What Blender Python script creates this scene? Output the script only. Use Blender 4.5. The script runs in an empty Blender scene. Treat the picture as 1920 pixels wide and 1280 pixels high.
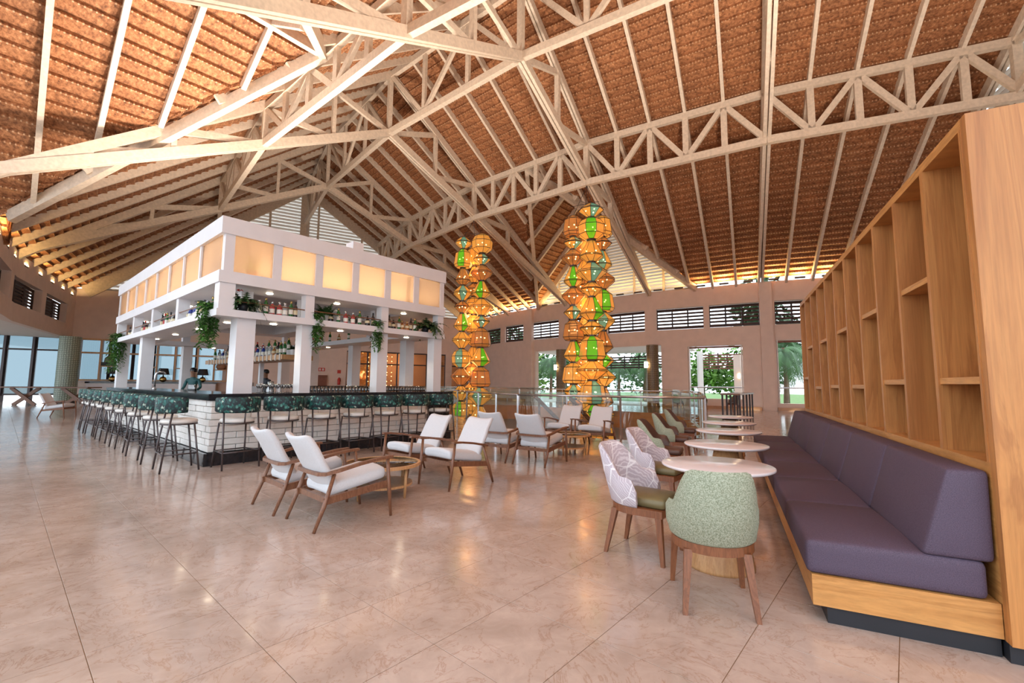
import bpy, bmesh, math, random
from math import sin, cos, pi, radians, sqrt, atan2
from mathutils import Vector, Matrix

random.seed(7)
S = bpy.context.scene
COL = S.collection

# ------------------------------------------------------------------ camera
EYE = 1.36
_p, _r = math.atan(79 / 840.0), radians(0.5)
_f = Vector((0, cos(_p), sin(_p)))
_r0, _u0 = Vector((1, 0, 0)), Vector((0, -sin(_p), cos(_p)))
_R = cos(_r) * _r0 + sin(_r) * _u0
_U = -sin(_r) * _r0 + cos(_r) * _u0
cam_data = bpy.data.cameras.new('camera')
cam_data.sensor_width = 36.0
cam_data.lens = 36.0 * 840 / 1920
cam_data.clip_start = 0.05
cam_data.clip_end = 400
cam = bpy.data.objects.new('camera', cam_data)
COL.objects.link(cam)
cam.matrix_world = Matrix(((_R.x, _U.x, -_f.x, 0), (_R.y, _U.y, -_f.y, 0), (_R.z, _U.z, -_f.z, EYE), (0, 0, 0, 1)))
S.camera = cam

# ------------------------------------------------------------------ world, exposure
S.view_settings.view_transform = 'Standard'
S.view_settings.look = 'None'
S.view_settings.gamma = 1.0
S.view_settings.use_curve_mapping = False
S.view_settings.exposure = 0.32
S.cycles.max_bounces = 6
S.cycles.diffuse_bounces = 4
S.cycles.glossy_bounces = 3
S.cycles.transmission_bounces = 3
S.cycles.transparent_max_bounces = 14
S.cycles.caustics_reflective = False
S.cycles.caustics_refractive = False
S.cycles.adaptive_threshold = 0.07
S.cycles.sample_clamp_indirect = 4.0
W = bpy.data.worlds.new('sky')
S.world = W
W.use_nodes = True
_nt = W.node_tree
_bg = _nt.nodes['Background']
_bg.inputs['Color'].default_value = (0.83, 0.92, 1.0, 1)
_bg.inputs['Strength'].default_value = 2.3

# ------------------------------------------------------------------ material helpers
def newmat(name):
    m = bpy.data.materials.new(name)
    m.use_nodes = True
    nt = m.node_tree
    return m, nt, nt.nodes['Principled BSDF']

def ramp(nt, stops):
    n = nt.nodes.new('ShaderNodeValToRGB')
    e = n.color_ramp.elements
    while len(e) < len(stops):
        e.new(0.5)
    for k, (p, c) in enumerate(stops):
        e[k].position = p
        e[k].color = (c[0], c[1], c[2], 1)
    return n

def coords(nt, kind='pos', scale=(1, 1, 1), rot=(0, 0, 0)):
    mp = nt.nodes.new('ShaderNodeMapping')
    mp.inputs['Scale'].default_value = scale
    mp.inputs['Rotation'].default_value = rot
    if kind == 'pos':
        g = nt.nodes.new('ShaderNodeNewGeometry')
        nt.links.new(g.outputs['Position'], mp.inputs['Vector'])
    else:
        t = nt.nodes.new('ShaderNodeTexCoord')
        nt.links.new(t.outputs['UV' if kind == 'uv' else 'Object'], mp.inputs['Vector'])
    return mp

def noise(nt, mp, scale, detail=4, rough=0.55, dist=0.0):
    n = nt.nodes.new('ShaderNodeTexNoise')
    n.inputs['Scale'].default_value = scale
    n.inputs['Detail'].default_value = detail
    n.inputs['Roughness'].default_value = rough
    n.inputs['Distortion'].default_value = dist
    nt.links.new(mp.outputs[0], n.inputs['Vector'])
    return n

def bump(nt, b, src, strength, dist=0.01):
    n = nt.nodes.new('ShaderNodeBump')
    n.inputs['Strength'].default_value = strength
    n.inputs['Distance'].default_value = dist
    nt.links.new(src, n.inputs['Height'])
    nt.links.new(n.outputs[0], b.inputs['Normal'])

def mix(nt, a, b, fac, mode='MIX'):
    n = nt.nodes.new('ShaderNodeMix')
    n.data_type = 'RGBA'
    n.blend_type = mode
    for k, x in ((6, a), (7, b)):
        if hasattr(x, 'links') or hasattr(x, 'is_output'):
            nt.links.new(x, n.inputs[k])
        else:
            n.inputs[k].default_value = (x[0], x[1], x[2], 1)
    if isinstance(fac, (int, float)):
        n.inputs[0].default_value = fac
    else:
        nt.links.new(fac, n.inputs[0])
    return n.outputs[2]

def plain(name, col, rough=0.5, metal=0.0, var=0.12, scale=3.0, spec=0.5, bmp=0.0, coord='pos', stretch=(1, 1, 1)):
    m, nt, b = newmat(name)
    b.inputs['Roughness'].default_value = rough
    b.inputs['Metallic'].default_value = metal
    b.inputs['Specular IOR Level'].default_value = spec
    mp = coords(nt, coord, stretch)
    n = noise(nt, mp, scale)
    d = [c * (1 - var) for c in col]
    l = [min(1, c * (1 + var)) for c in col]
    r = ramp(nt, [(0.3, d), (0.7, l)])
    nt.links.new(n.outputs['Fac'], r.inputs['Fac'])
    nt.links.new(r.outputs['Color'], b.inputs['Base Color'])
    if bmp:
        bump(nt, b, n.outputs['Fac'], bmp)
    return m

def wood(name, c1, c2, rough=0.4, scale=6.0, stretch=(1, 1, 0.08), coord='obj', rings=True):
    m, nt, b = newmat(name)
    b.inputs['Roughness'].default_value = rough
    mp = coords(nt, coord, stretch)
    n = noise(nt, mp, scale, 6, 0.6, 1.2 if rings else 0.3)
    mp2 = coords(nt, coord, (stretch[0] * 9, stretch[1] * 9, stretch[2] * 3))
    n2 = noise(nt, mp2, scale * 2, 3, 0.7)
    r = ramp(nt, [(0.3, c1), (0.48, c2), (0.52, [a * 0.8 + b_ * 0.2 for a, b_ in zip(c1, c2)]), (0.62, c2), (0.8, c1)])
    nt.links.new(n.outputs['Fac'], r.inputs['Fac'])
    r2 = ramp(nt, [(0.35, (0.72, 0.72, 0.72)), (0.6, (1, 1, 1))])
    nt.links.new(n2.outputs['Fac'], r2.inputs['Fac'])
    o = mix(nt, r.outputs['Color'], r2.outputs['Color'], 0.55, 'MULTIPLY')
    nt.links.new(o, b.inputs['Base Color'])
    return m

def emit(name, col, strength):
    m, nt, b = newmat(name)
    b.inputs['Base Color'].default_value = (*col, 1)
    b.inputs['Emission Color'].default_value = (*col, 1)
    b.inputs['Emission Strength'].default_value = strength
    return m

def paneglass(name, tint=(0.93, 0.97, 0.96), refl=0.08, rough=0.02, ior=1.5):
    m, nt, b = newmat(name)
    out = nt.nodes['Material Output']
    nt.nodes.remove(b)
    t = nt.nodes.new('ShaderNodeBsdfTransparent')
    t.inputs[0].default_value = (*tint, 1)
    g = nt.nodes.new('ShaderNodeBsdfGlossy')
    g.inputs['Roughness'].default_value = rough
    fr = nt.nodes.new('ShaderNodeFresnel')
    fr.inputs[0].default_value = ior
    ad = nt.nodes.new('ShaderNodeMath')
    ad.operation = 'ADD'
    ad.inputs[1].default_value = refl
    nt.links.new(fr.outputs[0], ad.inputs[0])
    mx = nt.nodes.new('ShaderNodeMixShader')
    nt.links.new(ad.outputs[0], mx.inputs[0])
    nt.links.new(t.outputs[0], mx.inputs[1])
    nt.links.new(g.outputs[0], mx.inputs[2])
    nt.links.new(mx.outputs[0], out.inputs[0])
    return m

def tinted(name, col, trans=0.4, em=0.0, ribs=0.0):
    """coloured lamp glass: part see-through, part glowing diffuser"""
    m, nt, b = newmat(name)
    out = nt.nodes['Material Output']
    b.inputs['Base Color'].default_value = (*col, 1)
    b.inputs['Roughness'].default_value = 0.25
    b.inputs['Emission Color'].default_value = (*col, 1)
    b.inputs['Emission Strength'].default_value = em
    if ribs:
        mp = coords(nt, 'uv', (ribs, 1, 1))
        w = nt.nodes.new('ShaderNodeTexWave')
        w.inputs['Scale'].default_value = 1.0
        w.inputs['Distortion'].default_value = 0.6
        nt.links.new(mp.outputs[0], w.inputs['Vector'])
        r = ramp(nt, [(0.0, [c * 0.55 for c in col]), (0.6, col)])
        nt.links.new(w.outputs['Fac'], r.inputs['Fac'])
        nt.links.new(r.outputs[0], b.inputs['Base Color'])
        nt.links.new(r.outputs[0], b.inputs['Emission Color'])
    t = nt.nodes.new('ShaderNodeBsdfTransparent')
    t.inputs[0].default_value = (*[min(1, c * 0.8 + 0.2) for c in col], 1)
    mx = nt.nodes.new('ShaderNodeMixShader')
    mx.inputs[0].default_value = trans
    nt.links.new(b.outputs[0], mx.inputs[1])
    nt.links.new(t.outputs[0], mx.inputs[2])
    nt.links.new(mx.outputs[0], out.inputs[0])
    return m

# ------------------------------------------------------------------ mesh builder
class MB:
    def __init__(s):
        s.v, s.f, s.uv = [], [], None

    def add(s, vs, fs):
        o = len(s.v)
        s.v += [tuple(x) for x in vs]
        s.f += [tuple(i + o for i in f) for f in fs]
        return s

    def obox(s, c, ax, ay, az):
        c, ax, ay, az = Vector(c), Vector(ax), Vector(ay), Vector(az)
        vs = [c + i * ax + j * ay + k * az for k in (-1, 1) for j in (-1, 1) for i in (-1, 1)]
        return s.add(vs, [(0, 2, 3, 1), (4, 5, 7, 6), (0, 1, 5, 4), (1, 3, 7, 5), (3, 2, 6, 7), (2, 0, 4, 6)])

    def box(s, c, d, rz=0.0):
        cx, sx = cos(rz), sin(rz)
        return s.obox(c, (cx * d[0] / 2, sx * d[0] / 2, 0), (-sx * d[1] / 2, cx * d[1] / 2, 0), (0, 0, d[2] / 2))

    def span(s, x0, x1, y0, y1, z0, z1):
        return s.box(((x0 + x1) / 2, (y0 + y1) / 2, (z0 + z1) / 2), (abs(x1 - x0), abs(y1 - y0), abs(z1 - z0)))

    def beam(s, p, q, w, h, up=(0, 0, 1)):
        p, q, up = Vector(p), Vector(q), Vector(up)
        d = q - p
        L = d.length
        d.normalize()
        sd = d.cross(up)
        if sd.length < 1e-4:
            sd = d.cross(Vector((1, 0, 0)))
        sd.normalize()
        u2 = sd.cross(d)
        return s.obox((p + q) / 2, d * L / 2, sd * w / 2, u2 * h / 2)

    def cone(s, p, q, r0, r1, n=8, caps=True):
        p, q = Vector(p), Vector(q)
        d = (q - p).normalized()
        a = d.cross(Vector((0, 0, 1)))
        if a.length < 1e-4:
            a = Vector((1, 0, 0))
        a.normalize()
        b = d.cross(a)
        vs = []
        for c, r in ((p, r0), (q, r1)):
            vs += [c + r * (cos(2 * pi * i / n) * a + sin(2 * pi * i / n) * b) for i in range(n)]
        fs = [(i, (i + 1) % n, n + (i + 1) % n, n + i) for i in range(n)]
        if caps:
            fs += [tuple(range(n - 1, -1, -1)), tuple(range(n, 2 * n))]
        return s.add(vs, fs)

    def tube(s, pts, r, n=8, closed=False):
        pts = [Vector(p) for p in pts]
        m = len(pts)
        rs = r if isinstance(r, (list, tuple)) else [r] * m
        vs, fs = [], []
        prev = None
        for i, p in enumerate(pts):
            if closed:
                d = pts[(i + 1) % m] - pts[i - 1]
            else:
                d = pts[min(i + 1, m - 1)] - pts[max(i - 1, 0)]
            d.normalize()
            if prev is None:
                a = d.cross(Vector((0, 0, 1)))
                if a.length < 1e-3:
                    a = Vector((1, 0, 0))
            else:
                a = prev - d * prev.dot(d)
            a.normalize()
            prev = a
            b = d.cross(a)
            vs += [p + rs[i] * (cos(2 * pi * k / n) * a + sin(2 * pi * k / n) * b) for k in range(n)]
        for i in range(m if closed else m - 1):
            j = (i + 1) % m
            for k in range(n):
                k2 = (k + 1) % n
                fs.append((i * n + k, i * n + k2, j * n + k2, j * n + k))
        if not closed:
            fs += [tuple(range(n - 1, -1, -1)), tuple((m - 1) * n + k for k in range(n))]
        return s.add(vs, fs)

    def lathe(s, prof, n=16, c=(0, 0, 0), ph=0.0):
        vs, fs = [], []
        for r, z in prof:
            vs += [(c[0] + r * cos(ph + 2 * pi * i / n), c[1] + r * sin(ph + 2 * pi * i / n), c[2] + z) for i in range(n)]
        for j in range(len(prof) - 1):
            for i in range(n):
                i2 = (i + 1) % n
                fs.append((j * n + i, j * n + i2, (j + 1) * n + i2, (j + 1) * n + i))
        if prof[0][0] > 1e-5:
            fs.append(tuple(range(n - 1, -1, -1)))
        if prof[-1][0] > 1e-5:
            fs.append(tuple((len(prof) - 1) * n + i for i in range(n)))
        return s.add(vs, fs)

    def prism(s, poly, z0, z1):
        n = len(poly)
        vs = [(x, y, z0) for x, y in poly] + [(x, y, z1) for x, y in poly]
        fs = [tuple(range(n - 1, -1, -1)), tuple(range(n, 2 * n))] + [(i, (i + 1) % n, n + (i + 1) % n, n + i) for i in range(n)]
        return s.add(vs, fs)

    def slab(s, pts, off):
        """flat polygon given by 3-D points, thickened by vector off"""
        n = len(pts)
        off = Vector(off)
        vs = [Vector(p) for p in pts] + [Vector(p) + off for p in pts]
        fs = [tuple(range(n - 1, -1, -1)), tuple(range(n, 2 * n))] + [(i, (i + 1) % n, n + (i + 1) % n, n + i) for i in range(n)]
        return s.add(vs, fs)

    def rbox(s, c, d, r, fn=None, k=1):
        """rounded box; fn deforms local points; k extra splits across flats"""
        ax = []
        for a in range(3):
            h = d[a] / 2
            rr = min(r, h * 0.98)
            flat = [-(h - rr) + 2 * (h - rr) * t / (k + 1) for t in range(k + 2)]
            ax.append([-h, -h + rr * 0.3] + flat + [h - rr * 0.3, h])
        idx, vs, fs = {}, [], []

        def vert(p):
            key = tuple(round(x, 6) for x in p)
            if key not in idx:
                q = []
                inner = [max(-(d[a] / 2 - min(r, d[a] * .49)), min(d[a] / 2 - min(r, d[a] * .49), p[a])) for a in range(3)]
                dv = Vector([p[a] - inner[a] for a in range(3)])
                if dv.length > 1e-9:
                    dv = dv.normalized() * min(r, dv.length if sum(1 for x in dv if abs(x) > 1e-9) == 1 else r)
                q = Vector(inner) + dv
                if fn:
                    q = Vector(fn(q))
                idx[key] = len(vs)
                vs.append(q + Vector(c))
            return idx[key]
        for a in range(3):
            b, e = (a + 1) % 3, (a + 2) % 3
            for sgn in (-1, 1):
                for i in range(len(ax[b]) - 1):
                    for j in range(len(ax[e]) - 1):
                        q = []
                        for (ii, jj) in ((i, j), (i + 1, j), (i + 1, j + 1), (i, j + 1)):
                            p = [0, 0, 0]
                            p[a] = sgn * d[a] / 2
                            p[b] = ax[b][ii]
                            p[e] = ax[e][jj]
                            q.append(vert(p))
                        fs.append(tuple(q if sgn > 0 else q[::-1]))
        return s.add(vs, fs)

    def mesh(s, name, smooth=False):
        me = bpy.data.meshes.new(name)
        me.from_pydata(s.v, [], s.f)
        if s.uv:
            uvl = me.uv_layers.new(name='UVMap')
            k = 0
            for poly in me.polygons:
                for li in poly.loop_indices:
                    uvl.data[li].uv = s.uv[k]
                    k += 1
        if smooth:
            me.polygons.foreach_set('use_smooth', [True] * len(me.polygons))
        me.update()
        return me

    def build(s, name, mat, parent=None, smooth=False):
        me = s.mesh(name, smooth)
        return link(name, me, mat, parent)

def link(name, me, mat, parent=None):
    if mat and not me.materials:
        me.materials.append(mat)
    o = bpy.data.objects.new(name, me)
    COL.objects.link(o)
    if parent:
        o.parent = parent
    return o

def tag(o, label=None, cat=None, group=None, kind=None):
    if label:
        o['label'] = label
    if cat:
        o['category'] = cat
    if group:
        o['group'] = group
    if kind:
        o['kind'] = kind
    return o

def thing(name, label, cat, loc=(0, 0, 0), rz=0.0, group=None):
    o = bpy.data.objects.new(name, None)
    o.empty_display_size = 0.2
    COL.objects.link(o)
    o.location = loc
    o.rotation_euler = (0, 0, rz)
    return tag(o, label, cat, group)

def struct(o):
    o['kind'] = 'structure'
    return o

def dup(root, loc, rz, label, group=None, scale=None):
    r = root.copy()
    COL.objects.link(r)
    r.location = loc
    r.rotation_euler = (0, 0, rz)
    if scale:
        r.scale = scale
    r['label'] = label
    if group:
        r['group'] = group
    for ch in list(root.children):
        c = ch.copy()
        COL.objects.link(c)
        c.parent = r
        for g in ch.children:
            d = g.copy()
            COL.objects.link(d)
            d.parent = c
    return r

ORD = ['first', 'second', 'third', 'fourth', 'fifth', 'sixth', 'seventh', 'eighth', 'ninth', 'tenth', 'eleventh', 'twelfth',
       'thirteenth', 'fourteenth', 'fifteenth', 'sixteenth', 'seventeenth', 'eighteenth', 'nineteenth', 'twentieth',
       'twenty-first', 'twenty-second', 'twenty-third', 'twenty-fourth', 'twenty-fifth', 'twenty-sixth', 'twenty-seventh',
       'twenty-eighth', 'twenty-ninth', 'thirtieth']

# ------------------------------------------------------------------ plan of the hall: a fan of bays around a far centre
CX, CY = 33.139, 63.043
PHI, DL = -2.183, -0.148
R_IN, R_RING, R_MID, R_LOUT, R_OUT = 42.45, 51.47, 57.25, 62.9, 70.0
R_WALL = 70.6
Z_EAVE, Z_RING, Z_MID, Z_TOP = 7.2, 11.1, 13.9, 17.03

def _node(r, k):
    a = PHI + k * DL
    return Vector((CX + r * cos(a), CY + r * sin(a), 0))

def P(r, t, z=0.0):
    k = math.floor(t)
    m = t - k
    q = _node(r, k) if m < 1e-9 else _node(r, k).lerp(_node(r, k + 1), m)
    q.z = z
    return q

def zroof(r):
    if r <= R_MID:
        return Z_EAVE + (r - R_IN) * (Z_TOP - Z_EAVE) / (R_MID - R_IN)
    return Z_TOP - (r - R_MID) * (Z_TOP - Z_EAVE) / (R_OUT - R_MID)

# ================================================================== MATERIALS
def m_marble():
    m, nt, b = newmat('polished beige marble')
    mp = coords(nt)
    n1 = noise(nt, mp, 0.9, 5, 0.6, 0.6)
    r1 = ramp(nt, [(0.25, (0.36, 0.275, 0.23)), (0.5, (0.49, 0.39, 0.335)), (0.75, (0.60, 0.495, 0.44))])
    nt.links.new(n1.outputs['Fac'], r1.inputs['Fac'])
    n2 = noise(nt, mp, 2.2, 8, 0.65, 2.2)
    r2 = ramp(nt, [(0.482, (1, 1, 1)), (0.5, (0.62, 0.42, 0.3)), (0.512, (1, 1, 1))])
    nt.links.new(n2.outputs['Fac'], r2.inputs['Fac'])
    n3 = noise(nt, mp, 5.5, 6, 0.7, 1.0)
    r3 = ramp(nt, [(0.3, (0.82, 0.78, 0.75)), (0.65, (1.04, 1.04, 1.04))])
    nt.links.new(n3.outputs['Fac'], r3.inputs['Fac'])
    o = mix(nt, r1.outputs[0], r2.outputs[0], 0.5, 'MULTIPLY')
    o = mix(nt, o, r3.outputs[0], 0.7, 'MULTIPLY')
    nt.links.new(o, b.inputs['Base Color'])
    b.inputs['Roughness'].default_value = 0.13
    b.inputs['Specular IOR Level'].default_value = 0.55
    rr = ramp(nt, [(0.3, (0.07, 0.07, 0.07)), (0.7, (0.2, 0.2, 0.2))])
    nt.links.new(n3.outputs['Fac'], rr.inputs['Fac'])
    nt.links.new(rr.outputs[0], b.inputs['Roughness'])
    return m

def m_thatch():
    m, nt, b = newmat('woven palm thatch')
    mp = coords(nt, 'uv', (1, 1, 1))
    # slanted palm strips
    mp2 = coords(nt, 'uv', (2.6, 1.0, 1), (0, 0, 0.45))
    n1 = noise(nt, mp2, 3.2, 6, 0.72)
    r1 = ramp(nt, [(0.32, (0.09, 0.034, 0.014)), (0.47, (0.30, 0.125, 0.052)), (0.6, (0.47, 0.22, 0.10)), (0.72, (0.74, 0.42, 0.23))])
    nt.links.new(n1.outputs['Fac'], r1.inputs['Fac'])
    mp4 = coords(nt, 'pos')
    n4 = noise(nt, mp4, 0.8, 3)
    r4 = ramp(nt, [(0.3, (0.75, 0.7, 0.68)), (0.7, (1.15, 1.1, 1.05))])
    nt.links.new(n4.outputs['Fac'], r4.inputs['Fac'])
    o = mix(nt, r1.outputs[0], r4.outputs[0], 0.8, 'MULTIPLY')
    # pale ties along every batten
    w = nt.nodes.new('ShaderNodeTexWave')
    w.wave_profile = 'SIN'
    w.inputs['Scale'].default_value = 2.6
    w.inputs['Distortion'].default_value = 0.8
    w.inputs['Detail'].default_value = 1
    nt.links.new(mp.outputs[0], w.inputs['Vector'])
    rt = ramp(nt, [(0.7, (0, 0, 0)), (0.86, (1, 1, 1))])
    nt.links.new(w.outputs['Fac'], rt.inputs['Fac'])
    sx = nt.nodes.new('ShaderNodeSeparateXYZ')
    nt.links.new(mp.outputs[0], sx.inputs[0])
    rb = ramp(nt, [(0.0, (1, 1, 1)), (0.15, (1, 1, 1)), (0.17, (0, 0, 0))])
    nt.links.new(sx.outputs['Y'], rb.inputs['Fac'])
    t = mix(nt, rt.outputs[0], rb.outputs[0], 1.0, 'MULTIPLY')
    o = mix(nt, o, (0.62, 0.40, 0.24), t)
    nt.links.new(o, b.inputs['Base Color'])
    b.inputs['Roughness'].default_value = 0.75
    bump(nt, b, n1.outputs['Fac'], 0.9, 0.03)
    return m

def m_leaf():
    m, nt, b = newmat('dark leaf-print velvet')
    mp = coords(nt, 'obj', (1, 1, 0.8))
    v = nt.nodes.new('ShaderNodeTexVoronoi')
    v.inputs['Scale'].default_value = 32
    v.inputs['Randomness'].default_value = 1
    nt.links.new(mp.outputs[0], v.inputs['Vector'])
    sc = nt.nodes.new('ShaderNodeSeparateColor')
    nt.links.new(v.outputs['Color'], sc.inputs[0])
    r = ramp(nt, [(0.0, (0.006, 0.02, 0.028)), (0.4, (0.01, 0.06, 0.06)), (0.66, (0.02, 0.15, 0.13)), (0.86, (0.10, 0.30, 0.26)), (0.93, (0.42, 0.52, 0.44))])
    r.color_ramp.interpolation = 'CONSTANT'
    nt.links.new(sc.outputs[0], r.inputs['Fac'])
    rd = ramp(nt, [(0.25, (1, 1, 1)), (0.6, (0.25, 0.3, 0.3))])
    nt.links.new(v.outputs['Distance'], rd.inputs['Fac'])
    o = mix(nt, r.outputs[0], rd.outputs[0], 0.7, 'MULTIPLY')
    nt.links.new(o, b.inputs['Base Color'])
    b.inputs['Roughness'].default_value = 0.6
    return m

def m_lavender():
    m, nt, b = newmat('lavender leaf-vein weave')
    mp = coords(nt, 'obj')
    v = nt.nodes.new('ShaderNodeTexVoronoi')
    v.feature = 'DISTANCE_TO_EDGE'
    v.inputs['Scale'].default_value = 5.0
    nt.links.new(mp.outputs[0], v.inputs['Vector'])
    re = ramp(nt, [(0.0, (1, 1, 1)), (0.03, (0, 0, 0))])
    nt.links.new(v.outputs['Distance'], re.inputs['Fac'])
    w = nt.nodes.new('ShaderNodeTexWave')
    w.inputs['Scale'].default_value = 22
    w.inputs['Distortion'].default_value = 5
    w.inputs['Detail'].default_value = 1
    w.bands_direction = 'DIAGONAL'
    nt.links.new(mp.outputs[0], w.inputs['Vector'])
    rw = ramp(nt, [(0.5, (0.46, 0.40, 0.45)), (0.95, (0.62, 0.575, 0.615))])
    nt.links.new(w.outputs['Fac'], rw.inputs['Fac'])
    o = mix(nt, rw.outputs[0], (0.82, 0.80, 0.82), re.outputs[0])
    nt.links.new(o, b.inputs['Base Color'])
    b.inputs['Roughness'].default_value = 0.85
    return m

def m_speckle(name, c1, c2, scale=180, rough=0.9):
    m, nt, b = newmat(name)
    mp = coords(nt, 'obj')
    n = noise(nt, mp, scale, 2, 0.8)
    r = ramp(nt, [(0.4, c1), (0.6, c2)])
    nt.links.new(n.outputs['Fac'], r.inputs['Fac'])
    nt.links.new(r.outputs[0], b.inputs['Base Color'])
    b.inputs['Roughness'].default_value = rough
    bump(nt, b, n.outputs['Fac'], 0.4, 0.003)
    return m

def m_mosaic(name, c1, c2):
    m, nt, b = newmat(name)
    mp = coords(nt, 'uv', (1, 1, 1))
    v = nt.nodes.new('ShaderNodeTexVoronoi')
    v.feature = 'DISTANCE_TO_EDGE'
    v.inputs['Scale'].default_value = 9
    v.inputs['Randomness'].default_value = 0.25
    nt.links.new(mp.outputs[0], v.inputs['Vector'])
    r = ramp(nt, [(0.03, c1), (0.16, c2)])
    nt.links.new(v.outputs['Distance'], r.inputs['Fac'])
    nt.links.new(r.outputs[0], b.inputs['Base Color'])
    b.inputs['Roughness'].default_value = 0.3
    bump(nt, b, v.outputs['Distance'], 0.5, 0.02)
    return m

def m_polycarb():
    m, nt, b = newmat('ribbed polycarbonate')
    out = nt.nodes['Material Output']
    nt.nodes.remove(b)
    t = nt.nodes.new('ShaderNodeBsdfTransparent')
    t.inputs[0].default_value = (0.95, 0.82, 0.70, 1)
    tl = nt.nodes.new('ShaderNodeBsdfTranslucent')
    tl.inputs[0].default_value = (0.85, 0.68, 0.52, 1)
    df = nt.nodes.new('ShaderNodeBsdfGlossy')
    df.inputs[0].default_value = (0.9, 0.85, 0.8, 1)
    df.inputs['Roughness'].default_value = 0.3
    a = nt.nodes.new('ShaderNodeMixShader')
    a.inputs[0].default_value = 0.32
    nt.links.new(t.outputs[0], a.inputs[1])
    nt.links.new(tl.outputs[0], a.inputs[2])
    c = nt.nodes.new('ShaderNodeMixShader')
    c.inputs[0].default_value = 0.14
    nt.links.new(a.outputs[0], c.inputs[1])
    nt.links.new(df.outputs[0], c.inputs[2])
    nt.links.new(c.outputs[0], out.inputs[0])
    return m

def m_gable_glow():  # sheet invented to pass daylight softly and make the gables glow
    m, nt, b = newmat('translucent white sheet')
    out = nt.nodes['Material Output']
    b.inputs['Base Color'].default_value = (.8, .78, .75, 1)
    t = nt.nodes.new('ShaderNodeBsdfTranslucent')
    t.inputs[0].default_value = (.85, .82, .78, 1)
    x = nt.nodes.new('ShaderNodeMixShader')
    x.inputs[0].default_value = .6
    nt.links.new(b.outputs[0], x.inputs[1])
    nt.links.new(t.outputs[0], x.inputs[2])
    nt.links.new(x.outputs[0], out.inputs[0])
    return m

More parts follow.
